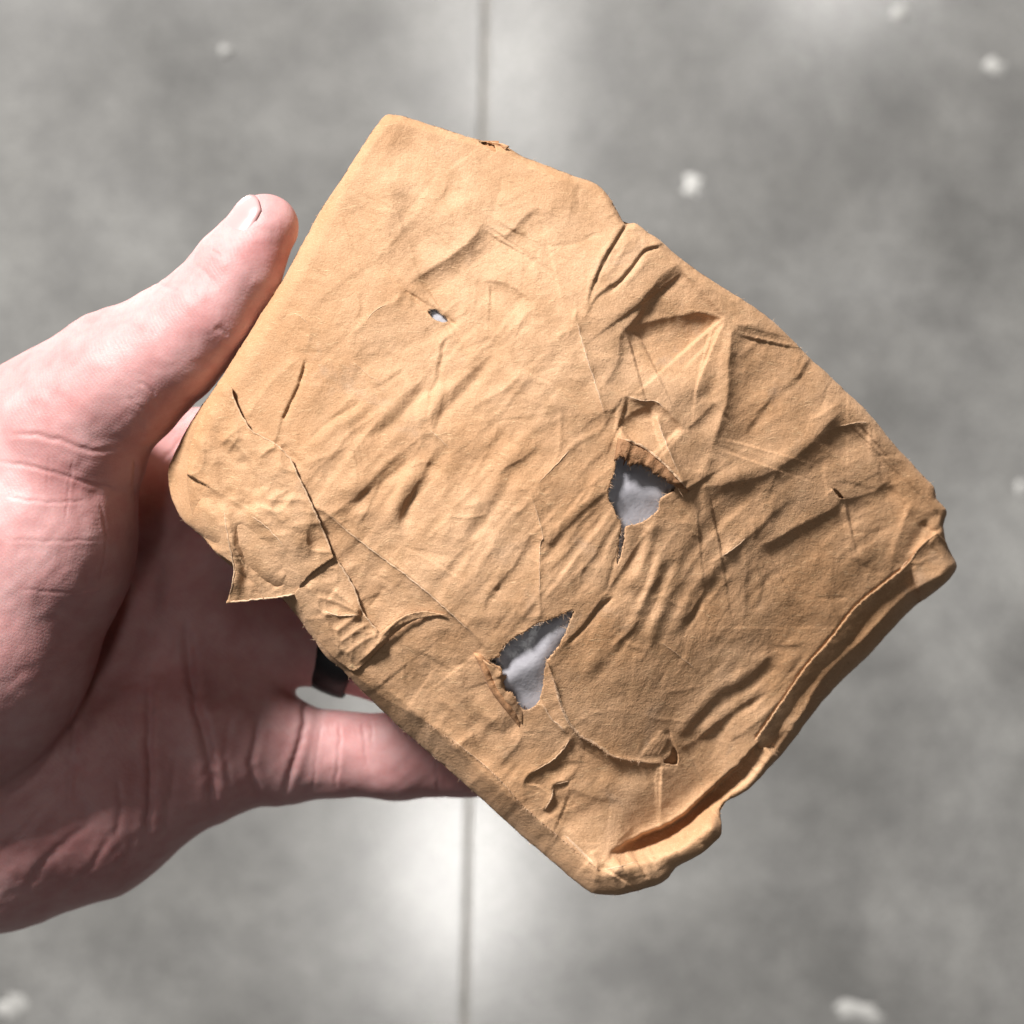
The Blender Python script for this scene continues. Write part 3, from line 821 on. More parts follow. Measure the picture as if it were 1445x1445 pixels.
# sides: the sheet's outline taken straight down to the back, with pleats
def sides():
    P = SILP[::2]; n = len(P)
    top = WV(np.column_stack([P, -sampleH(P[:, 0], P[:, 1]) + .5]))
    V = [top]; levels = [.12, .3, .5, .7, .88, 1.0]
    c = top[:, :2].mean(0)
    zt = top[:, 2]; zb = FACE_Z - BACK * S
    for k, l in enumerate(levels):
        Q = top.copy()
        Q[:, 2] = zt * (1 - l) + zb * l
        ins = 1 - .012 - .02 * l + .004 * rng.normal(0, .6, n)
        Q[:, :2] = c + (top[:, :2] - c) * ins[:, None]
        V.append(Q)
    F = []
    m = len(levels)
    for k in range(m):
        for i in range(n):
            a = k * n + i; b = k * n + (i + 1) % n
            F.append((a, a + n, b + n, b))
    VV = np.vstack(V)
    cc = VV[-n:].mean(0)
    VV = np.vstack([VV, cc[None]])
    for i in range(n): F.append((m * n + i, len(VV) - 1, m * n + (i + 1) % n))
    return make_mesh('side_wrap', VV, F, paper, pack)
sides()

# a second layer of paper shows in the small punctures
def inner_layer(i):
    c = HOLES[i].mean(0); n = 13
    g = np.linspace(-17, 17, n); X, Y = np.meshgrid(c[0] + g, c[1] + g)
    if i == 6: Y = Y + 10; X = X - 2
    if i == 5: X = X + 8; Y = Y - 4
    h = sampleH(X, Y, HB + ROLL) - 8 + 1.2 * lattice_noise(8, 91, X=X, Y=Y)
    V = np.column_stack([X.ravel(), Y.ravel(), -h.ravel()])
    F = [(r * n + k, (r + 1) * n + k, (r + 1) * n + k + 1, r * n + k + 1) for r in range(n - 1) for k in range(n - 1)]
    return make_mesh('inner_layer', WV(V), np.array(F), inner, pack)

# corner flap folded over the left corner, its free tip sticking out
FL = spline([(311, 538), (326, 545), (331, 566), (345, 594), (356, 609), (373, 618), (390, 628), (408, 646), (421, 673), (439, 711), (456, 749), (471, 787)], 3)
FL = np.vstack([FL, spline([(471, 787), (452, 800), (439, 810), (425, 826), (417, 839)], 3)[1:], spline([(417, 839), (398, 843), (380, 845), (350, 848), (319, 852)], 3)[1:],
                spline([(319, 852), (326, 832), (330, 812), (330, 797), (318, 788), (304, 778), (286, 756), (273, 732), (267, 704), (264, 677), (266, 642), (274, 612), (290, 570), (311, 538)], 3)[1:-1]])
FL = FL + rng.normal(0, .25, FL.shape)
def ED_at(x, y): return inside(x, y, SILP).astype(float)
def flap_h(x, y):
    wr = 1 / (1 + np.exp((x - 322) / 9)) / (1 + np.exp((y - 762) / 9))
    wr = np.maximum(wr, .25 * (x < 420) / (1 + np.exp((x - 330) / 20)))
    base = sampleH(x, y, HB) + np.where(ED_at(x, y) > 0, sampleH(x, y, ROLL), -46) * wr
    # beyond the outline of the block the flap goes on by itself
    tip = np.exp(-(((x - 322) / 45) ** 2 + ((y - 850) / 50) ** 2))
    h = base + 8 + 6 * tip
    def soft(pts, a, w, kind='soft', w2=None):
        P = spline(pts, 4); d, sg, t, _, _ = seg_dist(x, y, P); e = _env(t, .2, .2)
        if kind == 'fold': return a * e * np.where(sg > 0, np.exp(-(d / w2) ** 1.5), np.exp(-(d / w) ** 1.5))
        if kind == 'ridge': return a * e * np.exp(-d / w)
        if kind == 'drop': return np.where(sg > 0, -a * e * d / w * np.exp(1 - d / w), 0)
        return a * e * np.exp(-(d / w) ** 2)
    h = h + soft([(314, 700), (319, 743), (330, 795), (326, 830), (320, 850)], 13, 14)
    for pts, a, w in (([(300, 690), (345, 716), (377, 742), (405, 775), (430, 834)], 17, 26), ([(312, 540), (296, 575), (282, 630), (284, 680), (300, 722), (322, 760)], 5, 12)):
        d, sg, t, _, _ = seg_dist(x, y, spline(pts, 4))
        h = h - np.where(sg > 0, a * (1 - np.exp(-d / w)), 0)
    h = h + soft([(300, 600), (345, 640), (372, 690), (380, 735)], 7, 26, 'drop') + soft([(420, 690), (396, 720), (360, 712)], 5, 18, 'drop')
    h = h + soft([(375, 800), (395, 830)], -4, 12)
    h = h + soft([(311, 628), (328, 611), (340, 607)], 4, 5, 'ridge') + soft([(318, 640), (332, 622), (336, 610)], 3, 4, 'ridge')
    h = h + soft([(366, 645), (380, 634), (392, 628)], 4, 5, 'ridge') + soft([(373, 708), (410, 690)], 3, 7, 'ridge')
    h = h + soft([(340, 640), (360, 670), (365, 700)], -4, 12) + soft([(300, 620), (302, 680), (318, 730)], 4, 12)
    h = h + soft([(400, 715), (425, 760), (440, 790)], 3, 9) + soft([(405, 740), (380, 720), (355, 715)], 2.5, 6, 'ridge')
    h = h + 2.2 * lattice_noise(32, 51, X=x, Y=y) + .9 * lattice_noise(12, 52, X=x, Y=y) + 1.3 * ridged(2.4 * lattice_noise(38, 53, X=x, Y=y)) + .5 * ridged(2.4 * lattice_noise(17, 54, X=x, Y=y))
    return h
for i in (3, 4, 5, 6): inner_layer(i)
fl = paper_sheet('corner_flap', FL, [], 1.8, flap_h, paper, pack, 1.8)

# the pleated layer that comes out from under the flap
def pleats():
    out = np.vstack([spline([(415, 838), (432, 812), (462, 780), (478, 792), (498, 826), (513, 864), (536, 893)], 3), spline([(536, 893), (552, 880), (572, 868), (600, 862), (630, 868)], 3)[1:],
                     spline([(630, 868), (592, 873), (562, 890), (530, 920), (503, 946), (484, 938), (462, 920), (440, 890), (415, 838)], 3)[1:-1]])
    out += rng.normal(0, .3, out.shape)
    def ln(x, y, pts, a, w, wr=None):
        d, sg, t, _, _ = seg_dist(x, y, spline(pts, 4)); wr = w if wr is None else wr
        return a * _env(t, .12, .12) * np.where(sg > 0, np.exp(-d / wr), np.exp(-d / w))
    def hf(x, y):
        e = sampleH(x, y, ED)
        h = sampleH(x, y, HB) + sampleH(x, y, ROLL) * .55 + 4.0 * np.clip(e / 14, .1, 1)
        h = h + ln(x, y, [(430, 822), (446, 845), (452, 862), (470, 868), (512, 868)], 5, 9, 5) + ln(x, y, [(446, 842), (475, 850), (508, 866)], 3.5, 6, 4)
        h = h + ln(x, y, [(470, 832), (492, 850), (512, 866)], 3.5, 6, 9) + ln(x, y, [(455, 862), (464, 885), (472, 905), (484, 925)], 4, 8, 5)
        h = h + ln(x, y, [(472, 892), (500, 872), (512, 866)], 4, 5, 7) + ln(x, y, [(478, 908), (502, 890), (522, 880)], 4, 5, 7) + ln(x, y, [(485, 925), (512, 905), (535, 894)], 4, 5, 8)
        h = h + ln(x, y, [(500, 940), (528, 914), (548, 888), (574, 868), (600, 863)], 4, 6, 5) + ln(x, y, [(512, 930), (540, 904), (560, 884), (592, 870)], 3.5, 4, 5)
        h = h + ln(x, y, [(540, 896), (556, 878), (560, 862)], 2.5, 4, 5) + ln(x, y, [(513, 864), (525, 880), (536, 893)], 3, 7, 4)
        return h + .9 * lattice_noise(14, 141, X=x, Y=y) + .7 * ridged(2 * lattice_noise(18, 142, X=x, Y=y))
    o = paper_sheet('pleated_layer', out, [], 1.6, hf, paper, pack, 1.6)
    return hf
pleat_h = pleats()

# torn lips: paper turned up along the holes
def lip(name, base, edge, rise, curl, material, seed, rows=9):
    """a strip from the base line (on the paper) to its free ragged edge, rising and curling over"""
    B = spline(base, 2.0); m = len(B)
    E = spline(edge, 2.0); tB = np.linspace(0, 1, m); tE = np.linspace(0, 1, len(E))
    E = np.column_stack([np.interp(tB, tE, E[:, 0]), np.interp(tB, tE, E[:, 1])])
    r = np.random.default_rng(seed); rag = r.normal(0, 1, m); rag = sum(np.roll(rag, k) for k in range(5)) / 2.0 + .35 * rag
    V = []
    env = np.sqrt(np.clip(np.sin(np.pi * np.clip(tB, 0, 1)), 0, 1))
    hb = sampleH(B[:, 0], B[:, 1])
    for k in range(rows + 1):
        u = k / rows
        uu = u * (1 + .16 * rag * (k == rows))
        P = B + (E - B) * uu[:, None] if isinstance(uu, np.ndarray) else B + (E - B) * uu
        h = hb + (.8 + rise * np.sin(u * curl)) * env + 1.5 * lattice_noise(9, seed, X=P[:, 0], Y=P[:, 1])
        V.append(np.column_stack([P, -h]))
    V = np.vstack(V)
    F = [(k * m + i, k * m + i + 1, (k + 1) * m + i + 1, (k + 1) * m + i) for k in range(rows) for i in range(m - 1)]
    o = make_mesh(name, WV(V), np.array(F), material, pack)
    s = o.modifiers.new('thickness', 'SOLIDIFY'); s.thickness = 1.4 * S; s.offset = 0
    return o
lip('torn_lip', [(872, 618), (905, 630), (938, 656), (972, 693)], [(868, 644), (894, 652), (918, 664), (958, 688)], 6, 2.6, torn, 61)
lip('torn_lip', [(676, 926), (690, 952), (702, 980), (737, 1022)], [(688, 936), (708, 948), (712, 972), (740, 1000)], 12, 2.2, paper, 62)
lip('torn_lip', [(668, 921), (680, 946), (694, 976), (733, 1026)], [(676, 921), (690, 944), (703, 970), (736, 1016)], 9, 2.7, inner, 63)
lip('torn_lip', [(690, 199), (704, 204), (714, 212)], [(696, 203), (708, 203), (719, 206)], 5, 2.0, paper, 64)

# the folded strip along the lower right edge: a layer of its own
def end_fold():
    E = spline([(1322, 752), (1306, 763), (1295, 774), (1284, 790), (1268, 806), (1249, 821), (1208, 855), (1168, 905), (1137, 940), (1099, 995), (1064, 1046)], 3)
    O = spline([(1064, 1046), (1078, 1056), (1098, 1040), (1120, 1010), (1150, 970), (1195, 926), (1240, 886), (1282, 852), (1318, 818), (1338, 790), (1335, 765), (1322, 752)], 3)
    out = np.vstack([E, O[1:-1]]) + 0
    out += rng.normal(0, .3, out.shape)
    def hf(x, y):
        d, sg, t, nx, ny = seg_dist(x, y, E)
        b = sampleH(nx, ny, HB + ROLL)
        h = b + 3.4 - .95 * d - .006 * d * d + 1.0 * lattice_noise(24, 121, X=x, Y=y) + .5 * lattice_noise(9, 122, X=x, Y=y)
        h += 4 * np.exp(-(((x - 1300) / 14) ** 2 + ((y - 795) / 20) ** 2)) * np.sin((x + y) * .22)
        return h
    return paper_sheet('end_fold', out, [], 2.0, hf, paper, pack, 1.6)
end_fold()

# pale cut edges and worn crease lines, plus one painted highlight on a lip crest
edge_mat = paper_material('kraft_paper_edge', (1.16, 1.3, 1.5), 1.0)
def worn_or_lit_edge(pts, r=1.0, taper=.25, A=None, up=.5, hf=None):
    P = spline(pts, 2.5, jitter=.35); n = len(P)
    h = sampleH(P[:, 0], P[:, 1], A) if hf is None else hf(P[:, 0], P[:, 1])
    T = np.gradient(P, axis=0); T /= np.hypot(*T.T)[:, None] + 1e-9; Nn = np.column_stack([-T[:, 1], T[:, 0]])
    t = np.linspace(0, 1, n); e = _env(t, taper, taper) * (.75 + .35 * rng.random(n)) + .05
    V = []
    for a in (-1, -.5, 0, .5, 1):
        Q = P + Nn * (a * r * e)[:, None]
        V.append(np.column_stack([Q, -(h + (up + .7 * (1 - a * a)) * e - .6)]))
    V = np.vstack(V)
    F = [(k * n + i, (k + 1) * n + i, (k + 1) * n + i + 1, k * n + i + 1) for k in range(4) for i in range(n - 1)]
    return make_mesh('worn_or_lit_edge', WV(V), np.array(F), edge_mat, pack)
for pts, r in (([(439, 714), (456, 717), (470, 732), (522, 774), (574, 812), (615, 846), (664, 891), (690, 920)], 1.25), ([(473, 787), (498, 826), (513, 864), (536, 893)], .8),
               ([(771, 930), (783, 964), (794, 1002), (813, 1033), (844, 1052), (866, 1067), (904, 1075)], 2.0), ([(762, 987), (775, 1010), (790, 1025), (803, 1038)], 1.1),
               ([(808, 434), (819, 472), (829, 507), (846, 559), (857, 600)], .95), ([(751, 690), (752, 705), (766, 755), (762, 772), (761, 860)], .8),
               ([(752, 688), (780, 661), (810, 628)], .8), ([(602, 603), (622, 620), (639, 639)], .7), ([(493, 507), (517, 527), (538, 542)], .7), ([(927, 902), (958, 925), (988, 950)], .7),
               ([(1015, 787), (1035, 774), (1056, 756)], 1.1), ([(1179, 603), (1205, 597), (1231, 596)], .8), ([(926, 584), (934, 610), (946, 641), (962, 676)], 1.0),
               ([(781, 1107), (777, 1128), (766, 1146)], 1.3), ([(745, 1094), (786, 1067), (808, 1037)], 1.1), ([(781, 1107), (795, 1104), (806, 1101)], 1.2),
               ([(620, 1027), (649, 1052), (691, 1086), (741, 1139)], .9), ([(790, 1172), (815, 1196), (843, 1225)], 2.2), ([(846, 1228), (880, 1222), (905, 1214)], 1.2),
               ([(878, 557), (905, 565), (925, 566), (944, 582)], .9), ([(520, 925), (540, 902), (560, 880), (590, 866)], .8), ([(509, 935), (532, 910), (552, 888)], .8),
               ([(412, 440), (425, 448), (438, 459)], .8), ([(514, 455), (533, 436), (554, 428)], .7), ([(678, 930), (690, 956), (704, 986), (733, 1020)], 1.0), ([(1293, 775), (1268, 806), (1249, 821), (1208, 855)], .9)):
    worn_or_lit_edge(pts, r)
worn_or_lit_edge([(326, 545), (331, 566), (345, 594), (356, 609), (373, 618), (390, 628), (408, 646), (421, 673), (439, 711), (456, 749), (470, 785)], 1.2, .06, hf=flap_h, up=1)
worn_or_lit_edge([(417, 838), (398, 842), (380, 844), (350, 847), (322, 850)], 1.2, .06, hf=flap_h, up=1)
worn_or_lit_edge([(321, 848), (326, 832), (330, 812), (330, 798), (322, 760), (315, 715)], 1.0, .15, hf=flap_h, up=1)
worn_or_lit_edge([(345, 722), (375, 742), (405, 775)], 1.0, .3, hf=flap_h, up=.6)
worn_or_lit_edge([(475, 790), (498, 827), (512, 864), (534, 891)], 1.2, .1, hf=pleat_h, up=.8)
worn_or_lit_edge([(450, 858), (472, 868), (508, 868)], 1.0, .2, hf=pleat_h, up=.6)
worn_or_lit_edge([(873, 617), (905, 629), (938, 655), (972, 692)], 1.6, .15, up=4.5)  # highlight along the lip crest, put in as a pale ribbon

# frayed fibres along the torn and worn edges
def fibres():
    V = []; F = []
    def hair(p, h, dirx, diry, ln, rad):
        c0 = np.array([p[0], p[1], -h]); bend = rng.normal(0, .35, 3) * ln
        ax = np.array([dirx, diry, rng.normal(0, .5)]); ax /= np.linalg.norm(ax)
        pts = [c0, c0 + ax * ln * .5 + bend * .25, c0 + ax * ln + bend]
        side = np.cross(ax, rng.normal(0, 1, 3)); side /= np.linalg.norm(side) + 1e-9; s2 = np.cross(ax, side)
        b = len(V)
        for i, q in enumerate(pts):
            r = rad * (1 - .4 * i)
            for k in range(3):
                a = 2.094 * k; V.append(q + r * (math.cos(a) * side + math.sin(a) * s2))
        for i in range(2):
            for k in range(3):
                F.append((b + i * 3 + k, b + i * 3 + (k + 1) % 3, b + i * 3 + 3 + (k + 1) % 3, b + i * 3 + 3 + k))
    def along(P, closed, per, lo, hi, sign, rad=.32, hoff=0):
        Q = np.vstack([P, P[:1]]) if closed else P
        for i in range(len(Q) - 1):
            d = Q[i + 1] - Q[i]; L = np.hypot(*d)
            if L < 1e-6: continue
            for _ in range(rng.poisson(L * per)):
                p = Q[i] + d * rng.random()
                nx, ny = -d[1] / L * sign, d[0] / L * sign
                a = rng.normal(0, .7); c, s = math.cos(a), math.sin(a)
                hair(p, float(sampleH(np.array([p[0]]), np.array([p[1]]))[0]) + hoff, nx * c - ny * s, nx * s + ny * c, lo + (hi - lo) * rng.random() ** 2, rad)
    along(SILP, True, .05, 1.5, 5, -1, .25)
    for h in HOLES[:2]:
        area2 = np.sum(h[:, 0] * np.roll(h[:, 1], -1) - h[:, 1] * np.roll(h[:, 0], -1))
        along(h, True, .42, 1, 8, 1 if area2 > 0 else -1, .34)
    along(HOLES[2], True, .7, 1, 4, 1, .25)
    along(spline([(865, 642), (894, 652), (918, 664), (958, 688)], 3), False, 1.6, 2, 11, 1, .34)
    along(spline([(771, 930), (783, 964), (794, 1002), (813, 1033), (844, 1052), (866, 1067), (904, 1075)], 3), False, .9, 2, 6, 1, .32, 2)
    along(spline([(600, 1017), (691, 1086), (741, 1139), (790, 1181), (846, 1228)], 3), False, .6, 2, 6, 1, .32, 1)
    V_ = WV(np.array(V))
    o = make_mesh('paper_fibres', V_, np.array(F), edge_mat, pack, False)
    o['kind'] = 'stuff'
fibres()

# the white block inside, seen through the tears
def contents():
    P = spline([(600, 260), (840, 340), (1120, 560), (1210, 720), (1090, 900), (950, 1060), (860, 1090), (700, 1030), (430, 770), (400, 580)], 12, closed=True)
    G, Q, rim = sheet_grid(P, [], 5.0)
    h = sampleH(G[:, 0], G[:, 1], SM) - 19 + 1.6 * lattice_noise(40, 71, X=G[:, 0], Y=G[:, 1]) + .8 * lattice_noise(14, 72, X=G[:, 0], Y=G[:, 1])
    h -= 6 * np.exp(-(((G[:, 0] - 615) / 60) ** 2 + ((G[:, 1] - 445) / 60) ** 2)) * -1.5
    lo = np.min([sampleH(G[:, 0] + a, G[:, 1] + b) for a in (-9, 0, 9) for b in (-9, 0, 9)], 0) - 5
    win = np.maximum(np.exp(-(((G[:, 0] - 905) / 45) ** 2 + ((G[:, 1] - 700) / 45) ** 2)), np.exp(-(((G[:, 0] - 745) / 55) ** 2 + ((G[:, 1] - 935) / 60) ** 2)))
    h = np.where(win > .35, h, np.minimum(h, lo))
    # a fold of the white sheet across each window
    for pts, a, w in (([(872, 700), (900, 690), (950, 700)], 6, 18), ([(700, 970), (750, 940), (800, 880)], 10, 20)):
        d, sg, t, _, _ = seg_dist(G[:, 0], G[:, 1], np.array(pts, float)); h += a * np.exp(-(d / w) ** 2)
    V = WV(np.column_stack([G, -h])); n = len(V)
    ids = np.unique(rim); mp = -np.ones(n, int); mp[ids] = np.arange(len(ids)) + n
    B = V[ids].copy(); B[:, 2] = FACE_Z - (BACK - 12) * S
    F2 = np.stack([rim[:, 1], rim[:, 0], mp[rim[:, 0]], mp[rim[:, 1]]], 1)
    o = make_mesh('white_block', np.vstack([V, B]), np.vstack([Q, F2]), white)
    o['label'] = 'white foam-like contents showing through the tears in the brown paper'; o['category'] = 'packing foam'
contents()

# ------------------------------------------------------------------ the hand
ST = 5.0
HX = np.arange(-520, 900, ST, dtype=np.float32); HY = np.arange(220, 1400, ST, dtype=np.float32); HD = np.arange(0, 740, ST, dtype=np.float32)

def rcone(X, Y, D, a, b):
    (x1, y1, d1, r1), (x2, y2, d2, r2) = a, b
    dx, dy, dz = x2 - x1, y2 - y1, d2 - d1; l2 = dx * dx + dy * dy + dz * dz
    t = np.clip(((X - x1) * dx + (Y - y1) * dy + (D - d1) * dz) / l2, 0, 1)
    return np.sqrt((X - x1 - t * dx) ** 2 + (Y - y1 - t * dy) ** 2 + (D - d1 - t * dz) ** 2) - (r1 + t * (r2 - r1))
def smin(a, b, k):
    h = np.clip(.5 + .5 * (b - a) / k, 0, 1)
    return b + (a - b) * h - k * h * (1 - h)
def chain(X, Y, D, pts, k=18):
    f = None
    for a, b in zip(pts[:-1], pts[1:]):
        g = rcone(X, Y, D, a, b); f = g if f is None else smin(f, g, k)
    return f
THUMB = [(372, 322, 104, 50), (334, 382, 104, 61), (291, 443, 108, 71), (236, 490, 122, 80), (168, 536, 150, 98), (70, 610, 190, 118)]
THENAR = [(90, 640, 205, 118), (30, 760, 235, 160), (-40, 900, 270, 172), (-150, 990, 300, 180)]
HEEL = [(-180, 1120, 442, 175), (-20, 1140, 452, 172), (110, 1110, 457, 158), (250, 1055, 472, 118), (360, 1050, 487, 86)]
PALM = [[(-200, 960, 462, 190), (60, 900, 492, 150), (230, 860, 512, 110)], [(60, 700, 350, 120), (170, 690, 442, 95), (250, 690, 487, 82)], [(200, 760, 502, 95), (300, 960, 507, 92)]]
INDEX = [(235, 655, 480, 80), (420, 640, 490, 70), (600, 650, 486, 62), (740, 690, 477, 52)]
MIDDLE = [(290, 780, 497, 82), (480, 770, 494, 72), (680, 780, 488, 64), (830, 800, 480, 52)]
RINGF = [(330, 880, 498, 76), (420, 900, 496, 62), (560, 938, 488, 58), (720, 930, 482, 54), (820, 930, 476, 46)]
PINKY = [(330, 1052, 492, 80), (410, 1064, 488, 66), (470, 1064, 486, 60), (560, 1068, 483, 60), (660, 1068, 478, 55), (760, 1070, 472, 46)]

def hand_field():
    X, Y, D = np.meshgrid(HX, HY, HD, indexing='ij')
    th = chain(X, Y, D, THUMB, 22)
    tn = chain(X, Y, D, THENAR, 30)
    f = smin(th, tn, 26)
    he = chain(X, Y, D, HEEL, 30)
    p = None
    for c in PALM:
        g = chain(X, Y, D, c, 30); p = g if p is None else smin(p, g, 45)
    p = smin(p, he, 40)
    fi = None
    for c in (INDEX, MIDDLE, RINGF, PINKY):
        g = chain(X, Y, D, c, 14); fi = g if fi is None else smin(fi, g, 4)
    p = smin(p, fi, 26)
    f = smin(f, p, 16)
    arm = chain(X, Y, D, [(-120, 950, 350, 215), (-330, 960, 360, 205), (-700, 980, 380, 220)], 30)
    f = smin(f, arm, 50)
    return f

def surface_nets(Fv):
    nx, ny, nz = Fv.shape
    ins = Fv < 0
    c = np.zeros((nx - 1, ny - 1, nz - 1), np.int8)
    for i in (0, 1):
        for j in (0, 1):
            for k in (0, 1): c += ins[i:nx - 1 + i, j:ny - 1 + j, k:nz - 1 + k]
    act = (c > 0) & (c < 8)
    idx = -np.ones(act.shape, np.int64); ii, jj, kk = np.where(act); idx[ii, jj, kk] = np.arange(len(ii))
    acc = np.zeros((len(ii), 3)); cnt = np.zeros(len(ii))
    corners = [(i, j, k) for i in (0, 1) for j in (0, 1) for k in (0, 1)]
    for a in corners:
        for ax in range(3):
            if a[ax]: continue
            b = list(a); b[ax] = 1
            fa = Fv[ii + a[0], jj + a[1], kk + a[2]]; fb = Fv[ii + b[0], jj + b[1], kk + b[2]]
            m = (fa < 0) != (fb < 0)
            t = np.where(m, fa / np.where(fa == fb, 1, fa - fb), 0)
            pt = np.tile(np.array(a, float), (len(ii), 1)); pt[:, ax] += t
            acc[m] += pt[m]; cnt[m] += 1
    V = acc / cnt[:, None] + np.stack([ii, jj, kk], 1)
    Q = []
    for ax in range(3):
        sl0 = [slice(None)] * 3; sl1 = [slice(None)] * 3
        sl0[ax] = slice(0, -1); sl1[ax] = slice(1, None)
        s0 = ins[tuple(sl0)]; s1 = ins[tuple(sl1)]
        e = np.argwhere(s0 != s1)
        o1, o2 = [(1, 2), (2, 0), (0, 1)][ax]
        e = e[(e[:, o1] > 0) & (e[:, o2] > 0) & (e[:, o1] < Fv.shape[o1] - 1) & (e[:, o2] < Fv.shape[o2] - 1)]
        flip = ins[e[:, 0], e[:, 1], e[:, 2]]
        q = []
        for da, db in ((0, 0), (-1, 0), (-1, -1), (0, -1)):
            p = e.copy(); p[:, o1] += da; p[:, o2] += db; q.append(idx[p[:, 0], p[:, 1], p[:, 2]])
        q = np.stack(q, 1); q[~flip] = q[~flip][:, ::-1]; Q.append(q)
    Q = np.vstack(Q); Q = Q[(Q >= 0).all(1)]
    return V, Q

def vert_normals(V, Q):
    n = np.cross(V[Q[:, 2]] - V[Q[:, 0]], V[Q[:, 3]] - V[Q[:, 1]])
    out = np.zeros_like(V)
    for k in range(4): np.add.at(out, Q[:, k], n)
    return out / (np.linalg.norm(out, axis=1, keepdims=True) + 1e-12)

def relax(V, Q, it=2):
    for _ in range(it):
        acc = np.zeros_like(V); c = np.zeros(len(V))
        for k in range(4):
            a = Q[:, k]; b = Q[:, (k + 1) % 4]
            np.add.at(acc, a, V[b]); np.add.at(c, a, 1); np.add.at(acc, b, V[a]); np.add.at(c, b, 1)
        V = V * .4 + .6 * acc / c[:, None]
    return V

hv, hq = surface_nets(hand_field())
hv = np.stack([HX[0] + hv[:, 0] * ST, HY[0] + hv[:, 1] * ST, HD[0] + hv[:, 2] * ST], 1)
hv = relax(hv, hq, 3)
# one Catmull-Clark level for room to crease
def catmull(V, Q):
    me = bpy.data.meshes.new('tmp'); me.from_pydata(V.tolist(), [], Q.tolist()); ob = bpy.data.objects.new('tmp', me); scene.collection.objects.link(ob)
    md = ob.modifiers.new('s', 'SUBSURF'); md.levels = 1; md.render_levels = 1
    dg = bpy.context.evaluated_depsgraph_get(); ev = ob.evaluated_get(dg).to_mesh()
    v = np.empty(len(ev.vertices) * 3); ev.vertices.foreach_get('co', v)
    q = np.empty(len(ev.polygons) * 4, np.int32); ev.loops.foreach_get('vertex_index', q)
    bpy.data.objects.remove(ob); bpy.data.meshes.remove(me)
    return v.reshape(-1, 3), q.reshape(-1, 4)
hv, hq = catmull(hv, hq)
nrm = vert_normals(WV(hv), hq)
nz = np.clip(nrm[:, 2] * np.sign(np.mean(nrm[hv[:, 2] < 60][:, 2]) if (hv[:, 2] < 60).any() else 1), 0, 1)
SKIN = [  # px line, depth of crease, width
    ([(215, 398), (240, 408), (258, 412)], 2.2, 5), ([(270, 372), (290, 384), (300, 398)], 1.6, 5), ([(296, 352), (315, 362)], 1.6, 4),
    ([(300, 462), (312, 465), (324, 476)], 3, 8), ([(194, 536), (208, 547), (221, 563)], 2, 5), ([(180, 560), (205, 580)], 1.6, 5),
    ([(0, 612), (45, 614), (87, 622), (120, 634), (145, 636), (190, 628)], 3.2, 6), ([(-20, 650), (52, 660), (121, 681), (188, 700)], 2.6, 5),
    ([(0, 700), (60, 708), (130, 706)], 1.4, 4), ([(0, 760), (80, 764), (150, 760)], 1.2, 4), ([(20, 830), (90, 836), (150, 828)], 1.0, 4),
    ([(192, 640), (189, 680), (192, 720)], 4, 6), ([(105, 640), (98, 690), (92, 740)], 1.0, 3), ([(70, 640), (66, 690)], 1.0, 3), ([(140, 700), (150, 760), (140, 830)], 1.2, 4),
    ([(262, 860), (266, 918), (276, 991), (291, 1049), (300, 1110), (296, 1175)], 11, 12), ([(213, 940), (211, 1010), (211, 1060), (213, 1121), (203, 1204)], 8, 10),
    ([(107, 971), (104, 1040), (100, 1090), (97, 1150)], 5, 10), ([(431, 970), (429, 1029), (417, 1068), (397, 1130)], 6, 8), ([(368, 1000), (360, 1050), (354, 1080), (368, 1135)], 6, 9),
    ([(330, 1000), (318, 1060), (325, 1120)], 4, 9), ([(250, 1060), (240, 1120), (232, 1190)], 4, 9), ([(480, 1012), (479, 1060), (472, 1118)], 2.4, 4), ([(512, 1012), (514, 1050), (518, 1083)], 2.6, 4), ([(523, 1010), (527, 1060)], 1.6, 3),
    ([(455, 1010), (448, 1060), (440, 1120)], 1.6, 4), ([(616, 1040), (617, 1080), (619, 1122)], 2.6, 4),
    ([(29, 1267), (60, 1220), (97, 1184), (140, 1150)], 4, 10), ([(80, 1280), (130, 1220), (160, 1170)], 3, 9), ([(140, 1260), (175, 1215), (195, 1170)], 3, 8), ([(-10, 1210), (40, 1165), (70, 1130)], 3, 10),
    ([(165, 1090), (170, 1140), (160, 1190)], 3, 8), ([(0, 1130), (50, 1095), (90, 1040)], 4, 9),
    ([(225, 655), (240, 640), (262, 610)], 2, 5), ([(245, 600), (262, 590), (280, 570)], 1.8, 4), ([(385, 410), (400, 396), (415, 376)], 1.2, 4),
]
disp = np.zeros(len(hv))
front = nz > .05
for pts, a, w in SKIN:
    a = a * .6 if a >= 6 else a * .42 if a > 2.5 else a * .5
    P = spline(pts, 5, jitter=.8)
    b = front & (hv[:, 0] > P[:, 0].min() - 4 * w) & (hv[:, 0] < P[:, 0].max() + 4 * w) & (hv[:, 1] > P[:, 1].min() - 4 * w) & (hv[:, 1] < P[:, 1].max() + 4 * w)
    if not b.any(): continue
    d, _, t, _, _ = seg_dist(hv[b, 0], hv[b, 1], P)
    disp[b] += _env(t, .22, .22) * (-a * np.exp(-(d / (w * .55)) ** 2) + .35 * a * np.exp(-((d - w * 1.2) / (w * .8)) ** 2))
disp += 1.1 * lattice_noise(38, 81, X=hv[:, 0] + .5 * hv[:, 2], Y=hv[:, 1]) + .5 * lattice_noise(15, 82, X=hv[:, 0], Y=hv[:, 1] + .5 * hv[:, 2])
sgn = 1.0
HWV = WV(hv)
c0 = HWV.mean(0)
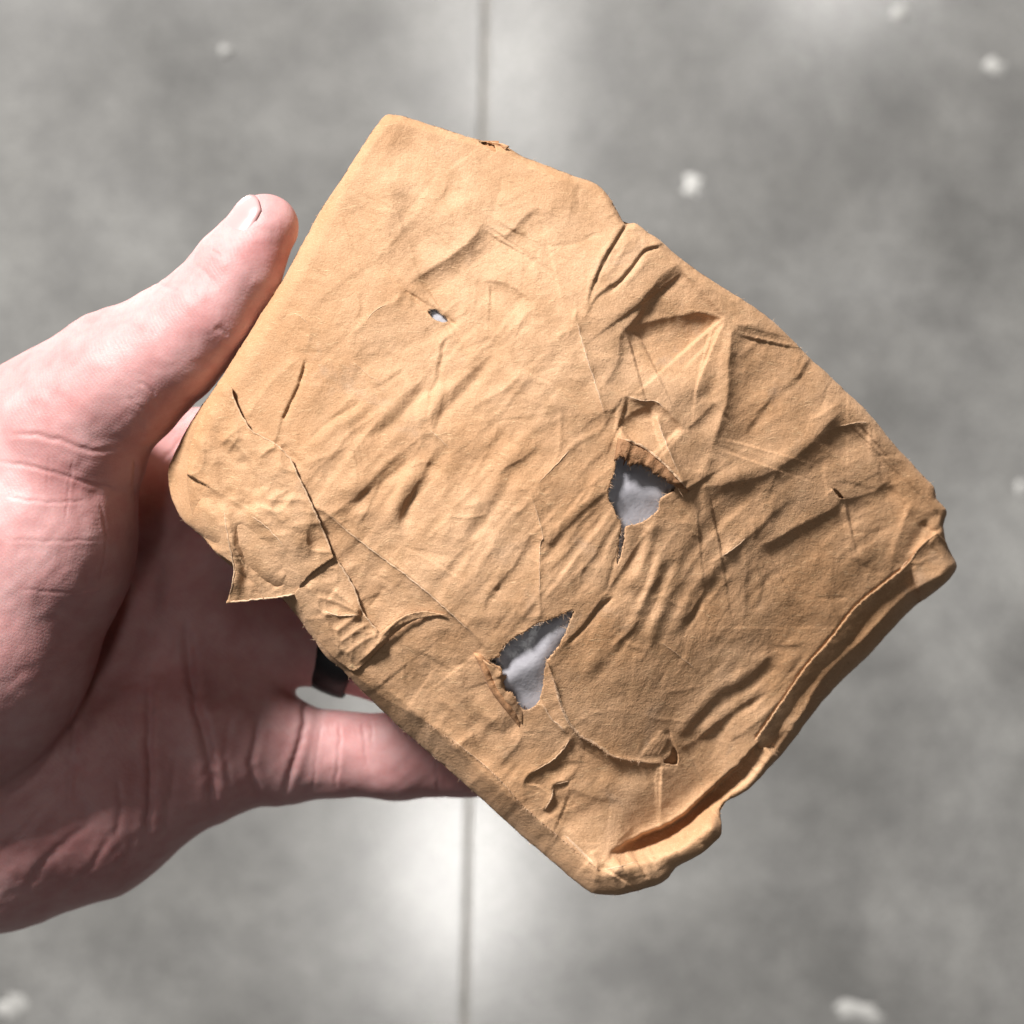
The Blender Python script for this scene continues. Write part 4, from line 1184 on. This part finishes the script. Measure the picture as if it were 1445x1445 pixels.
if np.mean(np.sum(nrm * (HWV - c0), 1)) < 0: nrm = -nrm; hq = hq[:, ::-1]
HWV = HWV + nrm * (disp * S)[:, None]
hb = W(100., 900., 560.)
person = empty('person', hb, 'pale left hand gripping the brown paper package between thumb and fingers', 'person')
make_mesh('hand', HWV, hq.copy(), skin, person)

# thumb nail
def nail():
    A = np.array(THUMB[0][:3], float); B = np.array(THUMB[1][:3], float)
    ax = (A - B) / np.linalg.norm(A - B)
    n = np.array([-.66, -.50, -.56]); n -= ax * n.dot(ax); n /= np.linalg.norm(n)
    b = np.cross(ax, n)
    V = []; nu, nv = 18, 15
    for i in range(nu):
        u = i / (nu - 1)                                     # 0 cuticle .. 1 free edge
        for j in range(nv):
            v = 2 * j / (nv - 1) - 1
            s = -54 + 86 * u - 13 * v * v * (2 * u - 1)
            base = A + ax * min(s, 0)
            r = 50 + 7 * np.clip(-s / 70., 0, 1)
            if s > 0: r = math.sqrt(max(50 * 50 - s * s, 60)) + 1.2 * s / 30
            ang = v * (.74 - .12 * u ** 3)
            off = .9 - 2.6 * (abs(v) ** 5) - 1.8 * (1 - u) ** 4
            p = base + ax * max(s, 0) + (r + off) * (math.cos(ang) * n + math.sin(ang) * b)
            V.append(p)
    F = [(i * nv + j, i * nv + j + 1, (i + 1) * nv + j + 1, (i + 1) * nv + j) for i in range(nu - 1) for j in range(nv - 1)]
    o = make_mesh('thumb_nail', WV(np.array(V)), np.array(F), nail_mat, person)
    s = o.modifiers.new('thickness', 'SOLIDIFY'); s.thickness = 2.2 * S; s.offset = 0
nail()

# the black ring on the ring finger
def ring_obj():
    a = np.array([448., 903., 494.]); b = np.array([512., 932., 490.]); ax = (b - a) / np.linalg.norm(b - a)
    u = np.array([0, 0, 1.]); v = np.cross(ax, u); v /= np.linalg.norm(v); u = np.cross(v, ax)
    prof = [(-.85, 58), (-.9, 60), (-.8, 62), (-.5, 64), (0, 65), (.5, 64), (.8, 62), (.9, 60), (.85, 58)]
    m = 64; V = []; F = []
    c = (a + b) / 2; hw = np.linalg.norm(b - a) / 2
    for t, r in prof:
        for i in range(m):
            q = 2 * math.pi * i / m
            V.append(c + ax * hw * t + r * (math.cos(q) * u + math.sin(q) * v))
    k = len(prof)
    F = [(i * m + j, i * m + (j + 1) % m, ((i + 1) % k) * m + (j + 1) % m, ((i + 1) % k) * m + j) for i in range(k) for j in range(m)]
    o = make_mesh('finger_ring', WV(np.array(V)), np.array(F), black_mat)
    o['label'] = 'smooth black band worn on the finger just above the little finger'; o['category'] = 'ring'
ring_obj()
